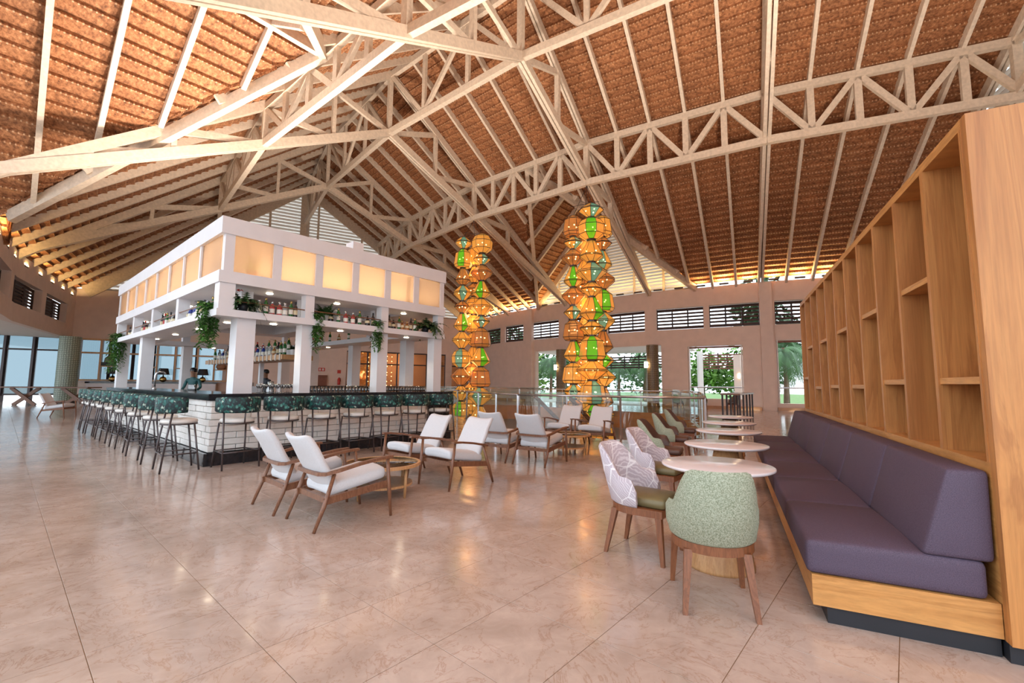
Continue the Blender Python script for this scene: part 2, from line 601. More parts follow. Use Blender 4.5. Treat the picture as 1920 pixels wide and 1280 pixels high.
M = {
    'gable_glow': m_gable_glow(),
    'marble': m_marble(),
    'grout': plain('tile joint', (0.20, 0.115, 0.06), 0.8),
    'timber': plain('whitewashed timber', (0.66, 0.55, 0.44), 0.6, var=0.12, scale=9, stretch=(1, 1, 1), bmp=0.08),
    'thatch': m_thatch(),
    'plaster': plain('warm plaster', (0.76, 0.63, 0.56), 0.85, var=0.05, scale=2, bmp=0.05),
    'ceilwhite': plain('white soffit', (0.78, 0.74, 0.70), 0.8, var=0.03),
    'white': plain('white lacquer', (0.74, 0.73, 0.76), 0.35, var=0.03),
    'black': plain('black stone', (0.018, 0.018, 0.022), 0.12, var=0.3, scale=20),
    'charcoal': plain('charcoal laminate', (0.014, 0.015, 0.02), 0.5, var=0.15),
    'brick': plain('white painted block', (0.78, 0.77, 0.75), 0.55, var=0.06, scale=12, bmp=0.2),
    'mortar': plain('pale mortar', (0.50, 0.48, 0.46), 0.9, var=0.05),
    'steel_dark': plain('dark bronze steel', (0.10, 0.085, 0.09), 0.35, 0.75, var=0.1),
    'chrome': plain('brushed steel', (0.62, 0.63, 0.66), 0.22, 0.9, var=0.05),
    'leaf': m_leaf(),
    'seatwhite': plain('white vinyl', (0.72, 0.69, 0.66), 0.45, var=0.04),
    'linen': m_speckle('pale grey linen', (0.56, 0.57, 0.60), (0.66, 0.67, 0.70), 220),
    'lavender': m_lavender(),
    'green': m_speckle('sage boucle', (0.20, 0.23, 0.15), (0.42, 0.45, 0.35), 130),
    'olive': plain('olive leather', (0.17, 0.135, 0.06), 0.45, var=0.12, scale=8, coord='obj'),
    'brownin': plain('brown leather', (0.11, 0.058, 0.045), 0.45, var=0.12, scale=8, coord='obj'),
    'purple': m_speckle('aubergine weave', (0.058, 0.038, 0.066), (0.105, 0.074, 0.115), 260, 0.7),
    'walnut': wood('walnut', (0.13, 0.05, 0.025), (0.24, 0.105, 0.055), 0.35, 5, (4, 4, 0.6)),
    'walnutleg': wood('reddish beech', (0.15, 0.05, 0.02), (0.25, 0.09, 0.038), 0.35, 4, (4, 4, 0.5)),
    'oak': wood('oiled oak', (0.40, 0.155, 0.045), (0.56, 0.245, 0.075), 0.38, 2.2, (2.2, 2.2, 0.16)),
    'oakh': wood('oiled oak along', (0.46, 0.20, 0.055), (0.62, 0.30, 0.095), 0.38, 2.2, (0.2, 0.2, 3.0)),
    'oakpale': wood('pale oak', (0.50, 0.25, 0.10), (0.62, 0.35, 0.16), 0.4, 3, (3, 3, 0.3)),
    'smoke': paneglass('bronze table glass', (0.78, 0.60, 0.46), 0.12),
    'glass': paneglass('clear glass'),
    'glassgreen': paneglass('balustrade glass', (0.90, 0.96, 0.955), 0.07, 0.02, 1.01),
    'frost': paneglass('window glass', (0.36, 0.43, 0.46), 0.03),
    'barglass': paneglass('drinking glass', (0.86, 0.88, 0.9), 0.18),
    'tabletop': plain('white stone top', (0.74, 0.68, 0.69), 0.14, var=0.05),
    'poly': m_polycarb(),
    'louver': plain('dark louvre slat', (0.05, 0.022, 0.016), 0.6, var=0.2),
    'slatbrown': plain('red-brown slat', (0.20, 0.08, 0.055), 0.6, var=0.2),
    'frame_dark': plain('dark bronze frame', (0.055, 0.04, 0.042), 0.45, 0.3, var=0.1),
    'mosaic': m_mosaic('bronze mosaic', (0.02, 0.017, 0.012), (0.24, 0.175, 0.09)),
    'mosaicgreen': m_mosaic('green mosaic', (0.05, 0.075, 0.055), (0.36, 0.43, 0.34)),
    'leafgreen': plain('leaf green', (0.06, 0.17, 0.03), 0.5, var=0.5, scale=4),
    'fern': plain('dark fern', (0.025, 0.07, 0.018), 0.5, var=0.5, scale=6),
    'palm': plain('palm green', (0.05, 0.14, 0.04), 0.5, var=0.5, scale=1.5),
    'treegreen': plain('yellow-green foliage', (0.14, 0.30, 0.05), 0.6, var=0.5, scale=1.2),  # paler leaf colour than the palms
    'trunk': plain('trunk bark', (0.17, 0.12, 0.08), 0.9, var=0.2),
    'terrace': plain('terrace paving', (0.62, 0.58, 0.54), 0.7, var=0.06),
    'lawn': plain('lawn', (0.12, 0.22, 0.06), 0.9, var=0.3),
    'outwhite': plain('white render outside', (0.80, 0.79, 0.78), 0.8, var=0.03),
    'bulb': emit('lit bulb', (1.0, 0.80, 0.5), 14),
    'downlight': emit('lit downlight', (1.0, 0.84, 0.62), 22),
    'sconce': emit('lit sconce', (1.0, 0.72, 0.4), 9),
    'clay': plain('terracotta', (0.36, 0.19, 0.11), 0.7, var=0.15),
    'blackgloss': plain('black glaze', (0.015, 0.016, 0.02), 0.15, var=0.2),
    'brass': plain('brass', (0.55, 0.38, 0.14), 0.25, 0.9, var=0.1),
    'void': plain('orange timber fascia', (0.52, 0.27, 0.12), 0.3, var=0.12),
    'red': plain('signal red', (0.55, 0.03, 0.02), 0.4, var=0.05),
}

# ================================================================== ROOF
ZRI, ZRO = 13.07, 12.67           # ridge heights of the inner and outer cross gables
GC, GH = 0.5, 0.95                # cross gables: centre bay position and half width (in bays)

def valley_in(t):
    d = abs(t - GC) / GH
    return R_IN if d >= 1 else 51.3 - (51.3 - R_IN) * d

def valley_out(t):
    d = abs(t - GC) / GH
    return R_OUT + 1.6 if d >= 1 else 62.9 + (R_OUT - 62.9) * d

def qin(r, z, sg):
    return P(r, GC + sg * GH * (ZRI - z) / (ZRI - Z_EAVE), z)

def qout(r, z, sg):
    return P(r, GC + sg * GH * (ZRO - z) / (ZRO - Z_EAVE), z)

ceiling = struct(thing('ceiling', 'high thatched roof over exposed whitewashed rafters', None, (0, 0, 0)))
TH_UP, STEP = 0.36, 0.17

def thatch(rows, name='thatch_panel'):
    """rows: list of (a0,a1,b0,b1): one overlapping course each, a = low edge, b = high edge"""
    mb = MB()
    mb.uv = []
    up, dn = Vector((0, 0, TH_UP)), Vector((0, 0, TH_UP - STEP))
    for (a0, a1, b0, b1, u0) in rows:
        L0 = (a0 - a1).length
        if L0 < 0.02 and (b0 - b1).length < 0.02:
            continue
        o = len(mb.v)
        k0, k1 = a0.lerp(b0, .84), a1.lerp(b1, .84)
        mb.v += [tuple(a0 + (a0 - b0) * .3 + up), tuple(a1 + (a1 - b1) * .3 + up), tuple(b1 + dn), tuple(b0 + dn), tuple(k0 + up * 1.12), tuple(k1 + up * 1.12)]
        mb.f += [(o, o + 1, o + 2, o + 3), (o + 3, o + 2, o + 5, o + 4)]
        mb.uv += [(u0, 1), (u0 + L0, 1), (u0 + (b0 - b1).length, 0.08), (u0, 0.08),
                  (u0, 0.08), (u0 + L0, 0.08), (u0 + L0, 0.45), (u0, 0.45)]
    if mb.f:
        mb.build(name, M['thatch'], ceiling)

CUTS = sorted(set([round(-2 + 0.2 * k, 3) for k in range(26)] + [0.5, 1.45, -0.45]))
DRI = 0.36 * cos(math.atan(0.664))
DRO = 0.36 * cos(math.atan(0.771))
def subs(a, b, n):
    return [(a + (b - a) * k / n, a + (b - a) * (k + 1) / n) for k in range(n)]
for c0, c1 in zip(CUTS[:-1], CUTS[1:]):
    # slope towards the inner wall
    rows = []
    n = int((R_MID - R_IN) / DRI)
    ns = 6 if abs(valley_in(c0) - valley_in(c1)) > .01 else 1
    for t0, t1 in subs(c0, c1, ns):
        lo0, lo1 = valley_in(t0), valley_in(t1)
        for k in range(n + 1):
            ra, rb = R_IN + k * DRI, min(R_MID, R_IN + (k + 1) * DRI)
            if rb <= min(lo0, lo1):
                continue
            a0, a1 = min(max(ra, lo0), R_MID), min(max(ra, lo1), R_MID)
            b0, b1 = max(rb, lo0), max(rb, lo1)
            rows.append((P(a0, t0, zroof(a0)), P(a1, t1, zroof(a1)), P(b0, t0, zroof(b0)), P(b1, t1, zroof(b1)), t0 * 7 + k * 1.37))
    thatch(rows)
    # slope towards the outer wall
    rows = []
    n = int((R_OUT + 1.6 - R_MID) / DRO)
    ns = 6 if abs(valley_out(c0) - valley_out(c1)) > .01 else 1
    for t0, t1 in subs(c0, c1, ns):
        hi0, hi1 = valley_out(t0), valley_out(t1)
        for k in range(n + 1):
            rb, ra = R_MID + k * DRO, R_MID + (k + 1) * DRO
            if rb >= max(hi0, hi1):
                break
            a0, a1, b0, b1 = min(ra, hi0), min(ra, hi1), min(rb, hi0), min(rb, hi1)
            rows.append((P(a0, t0, zroof(a0)), P(a1, t1, zroof(a1)), P(b0, t0, zroof(b0)), P(b1, t1, zroof(b1)), t0 * 7 + k * 1.37))
    thatch(rows)

def cross_slope(q, rs, zr, zlow, sg):
    for c0, c1 in zip(rs[:-1], rs[1:]):
        rows = []
        dz = 0.36 * 0.68
        for r0, r1 in subs(c0, c1, 6):
            k = 0
            l0, l1 = zlow(r0), zlow(r1)
            while zr - (k + 1) * dz > Z_EAVE - 1.2:
                zb, za = zr - k * dz, zr - (k + 1) * dz
                if zb <= min(l0, l1):
                    break
                a0, a1, b0, b1 = max(za, l0), max(za, l1), max(zb, l0), max(zb, l1)
                rows.append((q(r0, a0, sg), q(r1, a1, sg), q(r0, b0, sg), q(r1, b1, sg), r0 + k * 1.37))
                k += 1
        thatch(rows)

RS_IN = [42.1, 43.6, 45.4, 47.2, 49.0, 51.3]
RS_OUT = [62.9, 64.6, 66.3, 67.9, 69.4, 70.9, 72.4, 74.0]
for sg in (1, -1):
    cross_slope(qin, RS_IN, ZRI, lambda r: zroof(max(r, R_IN)), sg)
    cross_slope(qout, RS_OUT, ZRO, lambda r: zroof(r) if r < R_OUT else Z_EAVE - 0.9, sg)

def rafter(a, b, w=0.13, h=0.30, name='rafter', lift=0.08):
    up = Vector((0, 0, lift))
    return MB().beam(a + up, b + up, w, h).build(name, M['timber'], ceiling)

for k in range(26):
    t = round(-2 + 0.2 * k, 3)
    if abs(t - round(t)) < 1e-6:
        continue                       # principal frames stand here
    ri, ro = valley_in(t), valley_out(t)
    rafter(P(ri - (0.35 if ri == R_IN else 0), t, zroof(ri) - (0.23 if ri == R_IN else 0)), P(R_MID, t, Z_TOP))
    rafter(P(ro, t, zroof(ro)), P(R_MID, t, Z_TOP))
for r in RS_IN[1:-1]:
    for sg in (1, -1):
        rafter(qin(r, zroof(r), sg), qin(r, ZRI, sg), 0.15, 0.28)
for r in RS_OUT[1:-1]:
    for sg in (1, -1):
        rafter(qout(r, zroof(r) if r < R_OUT else Z_EAVE - 0.9, sg), qout(r, ZRO, sg), 0.15, 0.28)
for sg in (1, -1):                     # valley beams and cross ridges
    rafter(P(R_IN, GC + sg * GH, Z_EAVE), P(51.3, GC, ZRI), 0.22, 0.34, 'valley_beam', 0.0)
    rafter(P(R_OUT, GC + sg * GH, Z_EAVE), P(62.9, GC, ZRO), 0.24, 0.42, 'valley_beam', 0.0)
rafter(P(42.1, GC, ZRI), P(51.3, GC, ZRI), 0.2, 0.34, 'cross_ridge_beam', 0.0)
rafter(P(62.9, GC, ZRO), P(74, GC, ZRO), 0.2, 0.34, 'cross_ridge_beam', 0.0)

# ------------------------------------------------------------------ radial scissor frames
def double(a, b, w=0.10, gap=0.05, h=0.34, side=None):
    """two planks side by side"""
    mb = MB()
    d = (b - a).normalized()
    sd = d.cross(Vector((0, 0, 1))).normalized()
    for s_ in (-1, 1):
        o = sd * s_ * (w + gap) / 2
        mb.beam(a + o, b + o, w, h)
    return mb

def web(a, b, w=0.13, h=0.20, side=(0, 0, 1)):
    return MB().beam(a, b, w, h, side)

FR = {-2: 'against the right end wall', -1: 'nearest the bookshelf wall', 0: 'above the lounge chairs', 1: 'above the bar front',
      2: 'above the far half of the bar', 3: 'against the far louvred gable'}
for k in range(-2, 3):
    tt = k + (0.02 if k == -2 else -0.02 if k == 3 else 0)
    base = P(R_MID, tt, 0)
    fr = struct(thing('roof_truss', 'whitewashed timber scissor truss ' + FR[k], None, base, 0))
    T = lambda r, z: P(r, tt, z) - base
    zc_i = lambda r: Z_EAVE + 0.1 + (r - R_IN) * (Z_MID - Z_EAVE - 0.1) / (R_MID - R_IN)
    zc_o = lambda r: Z_MID - (r - R_MID) * (Z_MID - Z_EAVE - 0.1) / (R_OUT - R_MID)
    tan = (P(R_MID, tt + 0.01) - P(R_MID, tt)).normalized()
    double(T(R_IN - 0.4, zroof(R_IN) - 0.26), T(R_MID, Z_TOP)).build('principal_rafter', M['timber'], fr)
    double(T(R_OUT + 0.6, Z_EAVE - 0.46), T(R_MID, Z_TOP)).build('principal_rafter', M['timber'], fr)
    double(T(R_IN, Z_EAVE + 0.1), T(R_MID, Z_MID), 0.12).build('bottom_chord', M['timber'], fr)
    double(T(R_OUT, Z_EAVE + 0.1), T(R_MID, Z_MID), 0.12).build('bottom_chord', M['timber'], fr)
    web(T(R_MID, Z_MID - 0.1), T(R_MID, Z_TOP), 0.2, 0.24, tan).build('king_post', M['timber'], fr)
    for rr, zc, ring, sgn in ((54.36, zc_i, R_RING, 1), (60.08, zc_o, R_LOUT, -1)):
        web(T(rr, zc(rr)), T(rr, zroof(rr)), 0.16, 0.22, tan).build('post', M['timber'], fr)
        web(T(R_MID, Z_MID), T(rr, zroof(rr) - 0.1), 0.14, 0.24).build('diagonal', M['timber'], fr)
        web(T(rr, zc(rr)), T(ring, zroof(ring) - 0.15), 0.14, 0.24).build('diagonal', M['timber'], fr)
        web(T(ring, zc(ring) - 0.1), T(ring, zroof(ring)), 0.2, 0.26, tan).build('ring_post', M['timber'], fr)
        r2 = ring - sgn * 2.9
        web(T(r2, zc(r2)), T(r2, zroof(r2)), 0.16, 0.24, tan).build('post', M['timber'], fr)
        web(T(ring, zc(ring)), T(r2, zroof(r2) - 0.1), 0.14, 0.26).build('diagonal', M['timber'], fr)
        r3 = ring - sgn * 5.0
        if sgn < 0:
            web(T(r3, zc(r3)), T(r3, zroof(r3)), 0.16, 0.26, tan).build('post', M['timber'], fr)
            web(T(r2, zc(r2)), T(r3, zroof(r3) - 0.1), 0.14, 0.24).build('diagonal', M['timber'], fr)

# ------------------------------------------------------------------ ring trusses (one per bay and ring) and ridge trusses
BAYN = {-2: 'at the right end wall', -1: 'in the bay above the bookshelf side', 0: 'in the bay between the two chandeliers',
        1: 'in the bay above the bar', 2: 'in the far bay by the louvred gable'}
for k in range(-2, 3):
    for (ring, zb, zt, nm) in ((R_RING, Z_RING, zroof(R_RING) - 0.12, 'inner'), (R_LOUT, 11.0, zroof(R_LOUT) - 0.12, 'outer')):
        base = P(ring, k + 0.5, 0)
        tr = thing('lattice_girder', 'white lattice purlin girder of the %s ring %s' % (nm, BAYN[k]), None, base, 0)
        struct(tr)
        Q = lambda f, z: P(ring, min(k + f, k + 0.99999) if f < 1 else k + 1, z) - base
        MB().beam(Q(0, zb), Q(1, zb), 0.2, 0.30).build('bottom_chord', M['timber'], tr)
        MB().beam(Q(0, zt), Q(1, zt), 0.2, 0.28).build('top_chord', M['timber'], tr)
        rad = (P(ring, k + .5) - P(ring - 1, k + .5)).normalized()
        up = False
        for j in range(5):
            f0, f1 = j / 5, (j + 1) / 5
            a, b = (Q(f0, zb), Q(f1, zt)) if j % 2 == 0 else (Q(f0, zt), Q(f1, zb))
            MB().beam(a, b, 0.14, 0.22, rad.cross((b - a).normalized())).build('diagonal', M['timber'], tr)
            if j:
                MB().beam(Q(f0, zb), Q(f0, zt), 0.24, 0.14, rad).build('post', M['timber'], tr)
    base = P(R_MID, k + 0.5, 0)
    tr = thing('ridge_girder', 'white lattice girder under the ridge ' + BAYN[k], None, base, 0)
    struct(tr)
    Q = lambda f, z: P(R_MID, min(k + f, k + 0.99999) if f < 1 else k + 1, z) - base
    MB().beam(Q(0, Z_MID), Q(1, Z_MID), 0.22, 0.30).build('bottom_chord', M['timber'], tr)
    MB().beam(Q(0, Z_TOP - 0.05), Q(1, Z_TOP - 0.05), 0.2, 0.32).build('ridge_beam', M['timber'], tr)
    rad = (P(R_MID, k + .5) - P(R_MID - 1, k + .5)).normalized()
    for (f0, z0, f1, z1, nm) in ((1, Z_TOP, .68, Z_MID, 'diagonal'), (.68, Z_MID, .34, Z_TOP, 'diagonal'), (.34, Z_TOP, 0, Z_MID, 'diagonal'),
                                 (.68, Z_MID, .68, Z_TOP, 'post'), (.34, Z_MID, .34, Z_TOP, 'post')):
        a, b = Q(f0, z0), Q(f1, z1)
        MB().beam(a, b, 0.14, 0.2, rad.cross((b - a).normalized())).build(nm, M['timber'], tr)

# ================================================================== WALLS
def wall_boxes(mb, A, B, z0, z1, th, holes):
    """vertical wall from A to B (plan), thickness th to the left-hand side, rectangular holes (s0,s1,z0,z1) in metres"""
    A, B = Vector((A[0], A[1], 0)), Vector((B[0], B[1], 0))
    L = (B - A).length
    d = (B - A) / L
    n = Vector((-d.y, d.x, 0))
    xs = sorted(set([0, L] + [max(0, min(L, x)) for h in holes for x in h[:2]]))
    for x0, x1 in zip(xs[:-1], xs[1:]):
        if x1 - x0 < 1e-4:
            continue
        xm = (x0 + x1) / 2
        hs = sorted([(h[2], h[3]) for h in holes if h[0] - 1e-6 <= xm <= h[1] + 1e-6])
        z = z0
        for a, b in hs + [(z1, z1)]:
            if a > z + 1e-4:
                c = A + d * xm + n * th / 2
                mb.obox((c.x, c.y, (z + a) / 2), d * (x1 - x0) / 2, n * th / 2, (0, 0, (a - z) / 2))
            z = max(z, b)

def louvre(parent, A, B, z0, z1, nsl, mat_, nmull=2, tilt=0.04, slat_h=0.07, name='slat'):
    """row of slats between plan points A, B"""
    A, B = Vector((A[0], A[1], 0)), Vector((B[0], B[1], 0))
    me = None
    d = (B - A).normalized()
    n = Vector((-d.y, d.x, 0))
    for i in range(nsl):
        z = z0 + (z1 - z0) * (i + 0.5) / nsl
        c = (A + B) / 2
        MB().obox((c.x, c.y, z), (B - A) / 2, n * tilt / 2 + Vector((0, 0, 0.02)), Vector((0, 0, slat_h / 2))).build(name, mat_, parent)
    for i in range(nmull + 2):
        p = A.lerp(B, i / (nmull + 1))
        MB().beam((p.x, p.y, z0), (p.x, p.y, z1), 0.07, 0.07).build('mullion', M['frame_dark'], parent)
    for z in (z0 + 0.02, z1 - 0.02):
        MB().beam((A.x, A.y, z), (B.x, B.y, z), 0.07, 0.05).build('frame_rail', M['frame_dark'], parent)

# inner curved wall (five straight facets), seen across the hall
CLER = [(2.67, 2.19), (2.08, 1.71), (1.58, 1.11), (0.97, 0.56), (0.47, 0.05), (-0.07, -0.51), (-0.56, -0.98), (-1.1, -1.5), (-1.57, -1.93)]
LOW = [(1.49, -0.11, 0.0, 3.85), (-0.36, -0.83, 0.58, 3.7), (-1.1, -1.45, 0.4, 3.9)]
wall_far = struct(thing('wall_far', 'warm plaster wall with high louvre windows and tall openings', None))
for k in range(2, -3, -1):
    A, B = P(R_IN, k + 1), P(R_IN, k)
    L = (B - A).length
    holes = []
    for (a, b) in CLER:
        if a <= k or b >= k + 1:
            continue
        holes.append((L * (k + 1 - min(a, k + 1)), L * (k + 1 - max(b, k)), 4.78, 6.12))
    for (a, b, z0, z1) in LOW:
        if a <= k or b >= k + 1:
            continue
        holes.append((L * (k + 1 - min(a, k + 1)), L * (k + 1 - max(b, k)), z0, z1))
    mb = MB()
    wall_boxes(mb, A, B, 0, Z_EAVE + 0.05, 0.35, holes)
    mb.build('wall_facet', M['plaster'], wall_far)
# pilasters and a low skirting
for t in (-1.03, 1.57):
    c, c2 = P(R_IN + 0.12, t), P(R_IN + 0.12, t + 0.01)
    ang = atan2((c2 - c).y, (c2 - c).x)
    MB().box((c.x, c.y, Z_EAVE / 2), (0.62, 0.26, Z_EAVE), ang).build('pilaster', M['plaster'], wall_far)
for (a, b) in ((-0.11, -0.97), (-1.09, -1.95), (2.95, 2.02), (1.98, 1.63)):
    p, q = P(R_IN + 0.04, a), P(R_IN + 0.04, b)
    MB().beam((p.x, p.y, 0.09), (q.x, q.y, 0.09), 0.05, 0.18).build('baseboard', M['void'], wall_far)
for n, (a, b) in enumerate(CLER):
    w = struct(thing('window_%d' % (n + 1), 'high window of dark horizontal louvre slats in the far wall', None))
    louvre(w, P(R_IN - 0.18, a), P(R_IN - 0.18, b), 4.82, 6.08, 6, M['louver'] if n in (0, 1, 2, 7, 8) else M['louver'], 2, 0.03, 0.085)

# white reveals around the two tall openings
for n, (a, b, z0, z1) in enumerate(((-0.36, -0.83, 0.58, 3.7), (-1.1, -1.45, 0.4, 3.9))):
    w = struct(thing('window_%d' % (n + 20), 'tall open window with white reveal and steel rail in the far wall', None))
    for t in (a - 0.008, b + 0.008):
        p, q = P(R_IN - 0.02, t), P(R_IN - 0.35, t)
        MB().beam((p.x, p.y, (z0 + z1) / 2), (q.x, q.y, (z0 + z1) / 2), 0.06, z1 - z0).build('reveal', M['outwhite'], w)
    p, q = P(R_IN - 0.12, a), P(R_IN - 0.12, b)
    MB().cone((p.x, p.y, 1.25), (q.x, q.y, 1.25), 0.035, 0.035, 8).build('rail', M['chrome'], w)
    MB().beam((p.x, p.y, z1 - 0.08), (q.x, q.y, z1 - 0.08), 0.12, 0.1).build('blind_box', M['slatbrown'], w)

# gable walls with pale horizontal louvre boards
def gable(name, label, left, right, apex, out, nmull, slat=0.20, rake=0.40):
    """triangle left-right-apex (3-D points), out = unit vector to the outside"""
    g = struct(thing(name, label, None))
    L, Rr, Ap = Vector(left), Vector(right), Vector(apex)
    out = Vector(out)
    MB().slab([L + out * 0.25, Rr + out * 0.25, Ap + out * 0.25], out * 0.06).build('backing', M['gable_glow'], g)  # translucent sheet added behind the boards to brighten the gable
    z0, z1 = L.z, Ap.z
    n = int((z1 - z0) / slat)
    for i in range(n):
        z = z0 + (i + 0.5) * slat
        f = (z - z0) / (z1 - z0)
        a, b = L.lerp(Ap, f), Rr.lerp(Ap, f)
        if (a - b).length < 0.4:
            continue
        d = (b - a) / 2
        MB().obox((a + b) / 2 + out * 0.13, d, out * 0.085 + Vector((0, 0, -0.05)), Vector((0, 0, 0.012)) + out * 0.007).build('louvre_board', M['ceilwhite'], g)
    for i in range(1, nmull + 1):
        f = i / (nmull + 1)
        a = L.lerp(Rr, f)
        zz = z0 + (z1 - z0) * (1 - abs(2 * f - 1))
        MB().beam(a, (a.x, a.y, zz), 0.13, 0.12).build('mullion', M['timber'], g)
    for a in (L, Rr):
        MB().beam(a - out * 0.05, Ap - out * 0.05, 0.12, rake).build('rake_board', M['timber'], g)
    return g

rad_in = (P(R_IN - 1, GC) - P(R_IN, GC)).normalized()
gable('wall_gable_far', 'pale louvred gable above the far wall', P(R_IN, GC + GH, Z_EAVE), P(R_IN, GC - GH, Z_EAVE), P(R_IN, GC, ZRI), rad_in, 5)
# far end wall (t = 3) behind the bar
e0, e1 = P(R_IN, 3), P(R_WALL, 3)
dirw = (e1 - e0).normalized()
outw = Vector((dirw.y, -dirw.x, 0))
if (P(57, 3.2) - P(57, 3)).dot(outw) < 0:
    outw = -outw
wall_end = struct(thing('wall_left', 'warm plaster end wall behind the bar', None))
mb = MB()
hl = [(62.1 - R_IN, 69.85 - R_IN, 1.3, 4.0), (45.0 - R_IN, 53.6 - R_IN, 0.0, 3.95), (42.75 - R_IN, 44.4 - R_IN, 0.0, 3.95)]
A, B = e0 + outw * 0.0, e1 + outw * 0.0
side = Vector((-dirw.y, dirw.x, 0))
if side.dot(outw) > 0:
    wall_boxes(mb, A, B, 0, Z_EAVE + 0.05, 0.35, hl)
else:
    L = (B - A).length
    wall_boxes(mb, B, A, 0, Z_EAVE + 0.05, 0.35, [(L - b, L - a, c, d) for a, b, c, d in hl])
mb.build('wall_facet', M['plaster'], wall_end)
gable('wall_gable_left', 'pale louvred gable with a heavy centre post behind the bar', P(R_IN, 3, Z_EAVE), P(R_OUT, 3, Z_EAVE), P(R_MID, 3, Z_TOP + 0.15), outw, 7, 0.26, 1.3)
c = P(R_MID, 2.97)
MB().beam((c.x, c.y, Z_EAVE), (c.x, c.y, Z_TOP - 0.6), 0.5, 0.5).build('centre_post', M['timber'], wall_end)
# right end wall (t = -2)
f0, f1 = P(R_IN, -2), P(R_OUT, -2)
dr = (f1 - f0).normalized()
outr = Vector((dr.y, -dr.x, 0))
if (P(57, -2.2) - P(57, -2)).dot(outr) < 0:
    outr = -outr
wall_r = struct(thing('wall_right', 'warm plaster end wall beyond the bookshelf', None))
mb = MB()
mb.slab([Vector((f0.x, f0.y, 0)), Vector((f1.x, f1.y, 0)), Vector((f1.x, f1.y, 7.25)), Vector((f0.x, f0.y, 7.25))], outr * 0.3)
mb.build('wall_facet', M['plaster'], wall_r)
gable('wall_gable_right', 'pale louvred gable above the right end wall', P(R_IN, -2, Z_EAVE), P(R_OUT, -2, Z_EAVE), P(R_MID, -2, Z_TOP + 0.15), outr, 7)

# outer wall on the left with louvre windows, lower soffit and a glazed bay beside the end wall
OUTW = [(1.40, 1.86), (1.94, 2.36), (2.43, 2.82)]
wall_o = struct(thing('wall_outer', 'plaster band with dark louvre windows above the left glazing', None))
for k in (1, 2):
    a, b = (1.2 if k == 1 else 2), k + 1
    A, B = P(R_WALL, a), P(R_WALL, b)
    L = (B - A).length
    holes = [(L * (max(x0, a) - a) / (b - a), L * (min(x1, b) - a) / (b - a), 4.78, 5.95) for x0, x1 in OUTW if x1 > a and x0 < b]
    mb = MB()
    wall_boxes(mb, B, A, 3.95, 7.02, 0.3, [(L - q, L - p, c, d) for p, q, c, d in holes])
    mb.build('wall_facet', M['plaster'], wall_o)
for n, (a, b) in enumerate(OUTW):
    w = struct(thing('window_%d' % (n + 10), 'dark louvre window in the left plaster band', None))
    louvre(w, P(R_WALL + 0.05, a), P(R_WALL + 0.05, b), 4.80, 5.93, 7, M['louver'], 2, 0.03, 0.09)
    p, q = P(R_WALL + 0.2, a), P(R_WALL + 0.2, b)
    MB().beam((p.x, p.y, 5.36), (q.x, q.y, 5.36), 0.02, 1.1).build('dark_backing', M['frame_dark'], w)  # opaque dark sheet close behind the slats
mb = MB()
for k in range(14):
    ta, tb = 1.2 + 1.8 * k / 14, 1.2 + 1.8 * (k + 1) / 14
    mb.slab([P(R_WALL, ta, 3.95), P(R_WALL, tb, 3.95), P(79, tb, 4.15), P(79, ta, 4.15)], (0, 0, 0.12))
struct(mb.build('ceiling_soffit', M['ceilwhite']))
glz = struct(thing('window_40', 'floor-to-ceiling glazing with dark frames beside the end wall', None))
GR = [70.55, 71.95, 73.2, 74.5, 75.8, 77.1, 78.4]
for k, r in enumerate(GR):
    p = P(r, 3)
    MB().beam((p.x, p.y, 0), (p.x, p.y, 4.1), 0.20, 0.16).build('mullion', M['frame_dark'], glz)
    if k < len(GR) - 1:
        q = P(GR[k + 1], 3)
        for z in (0.45, 3.2, 4.05):
            MB().beam((p.x, p.y, z), (q.x, q.y, z), 0.08, 0.10).build('transom', M['frame_dark'], glz)
        for z0, z1 in ((0.5, 3.15), (3.25, 4.0)):
            MB().slab([Vector((p.x, p.y, z0)), Vector((q.x, q.y, z0)), Vector((q.x, q.y, z1)), Vector((p.x, p.y, z1))], outw * 0.012).build('pane', M['frost'], glz)

# ================================================================== FLOOR (600 mm marble tiles laid square to the bar)
HU = radians(41.3)
TU, TV = Vector((sin(HU), cos(HU), 0)), Vector((-cos(HU), sin(HU), 0))
TS, U0, V0 = 0.61, 0.385, 2.545
VOID = [(4.6, 10.75), (2.7, 11.2), (0.17, 12.3), (-1.1, 15.0), (-2.2, 18.4), (-4.4, 23.0), (-4.9, 26.5), (-3.2, 29.2), (0.5, 28.6), (4.2, 25.0), (7.6, 21.3), (7.2, 18.2), (6.0, 14.4)]

def inpoly(x, y, poly):
    r = False
    j = len(poly) - 1
    for i in range(len(poly)):
        xi, yi = poly[i]
        xj, yj = poly[j]
        if (yi > y) != (yj > y) and x < (xj - xi) * (y - yi) / (yj - yi) + xi:
            r = not r
        j = i
    return r

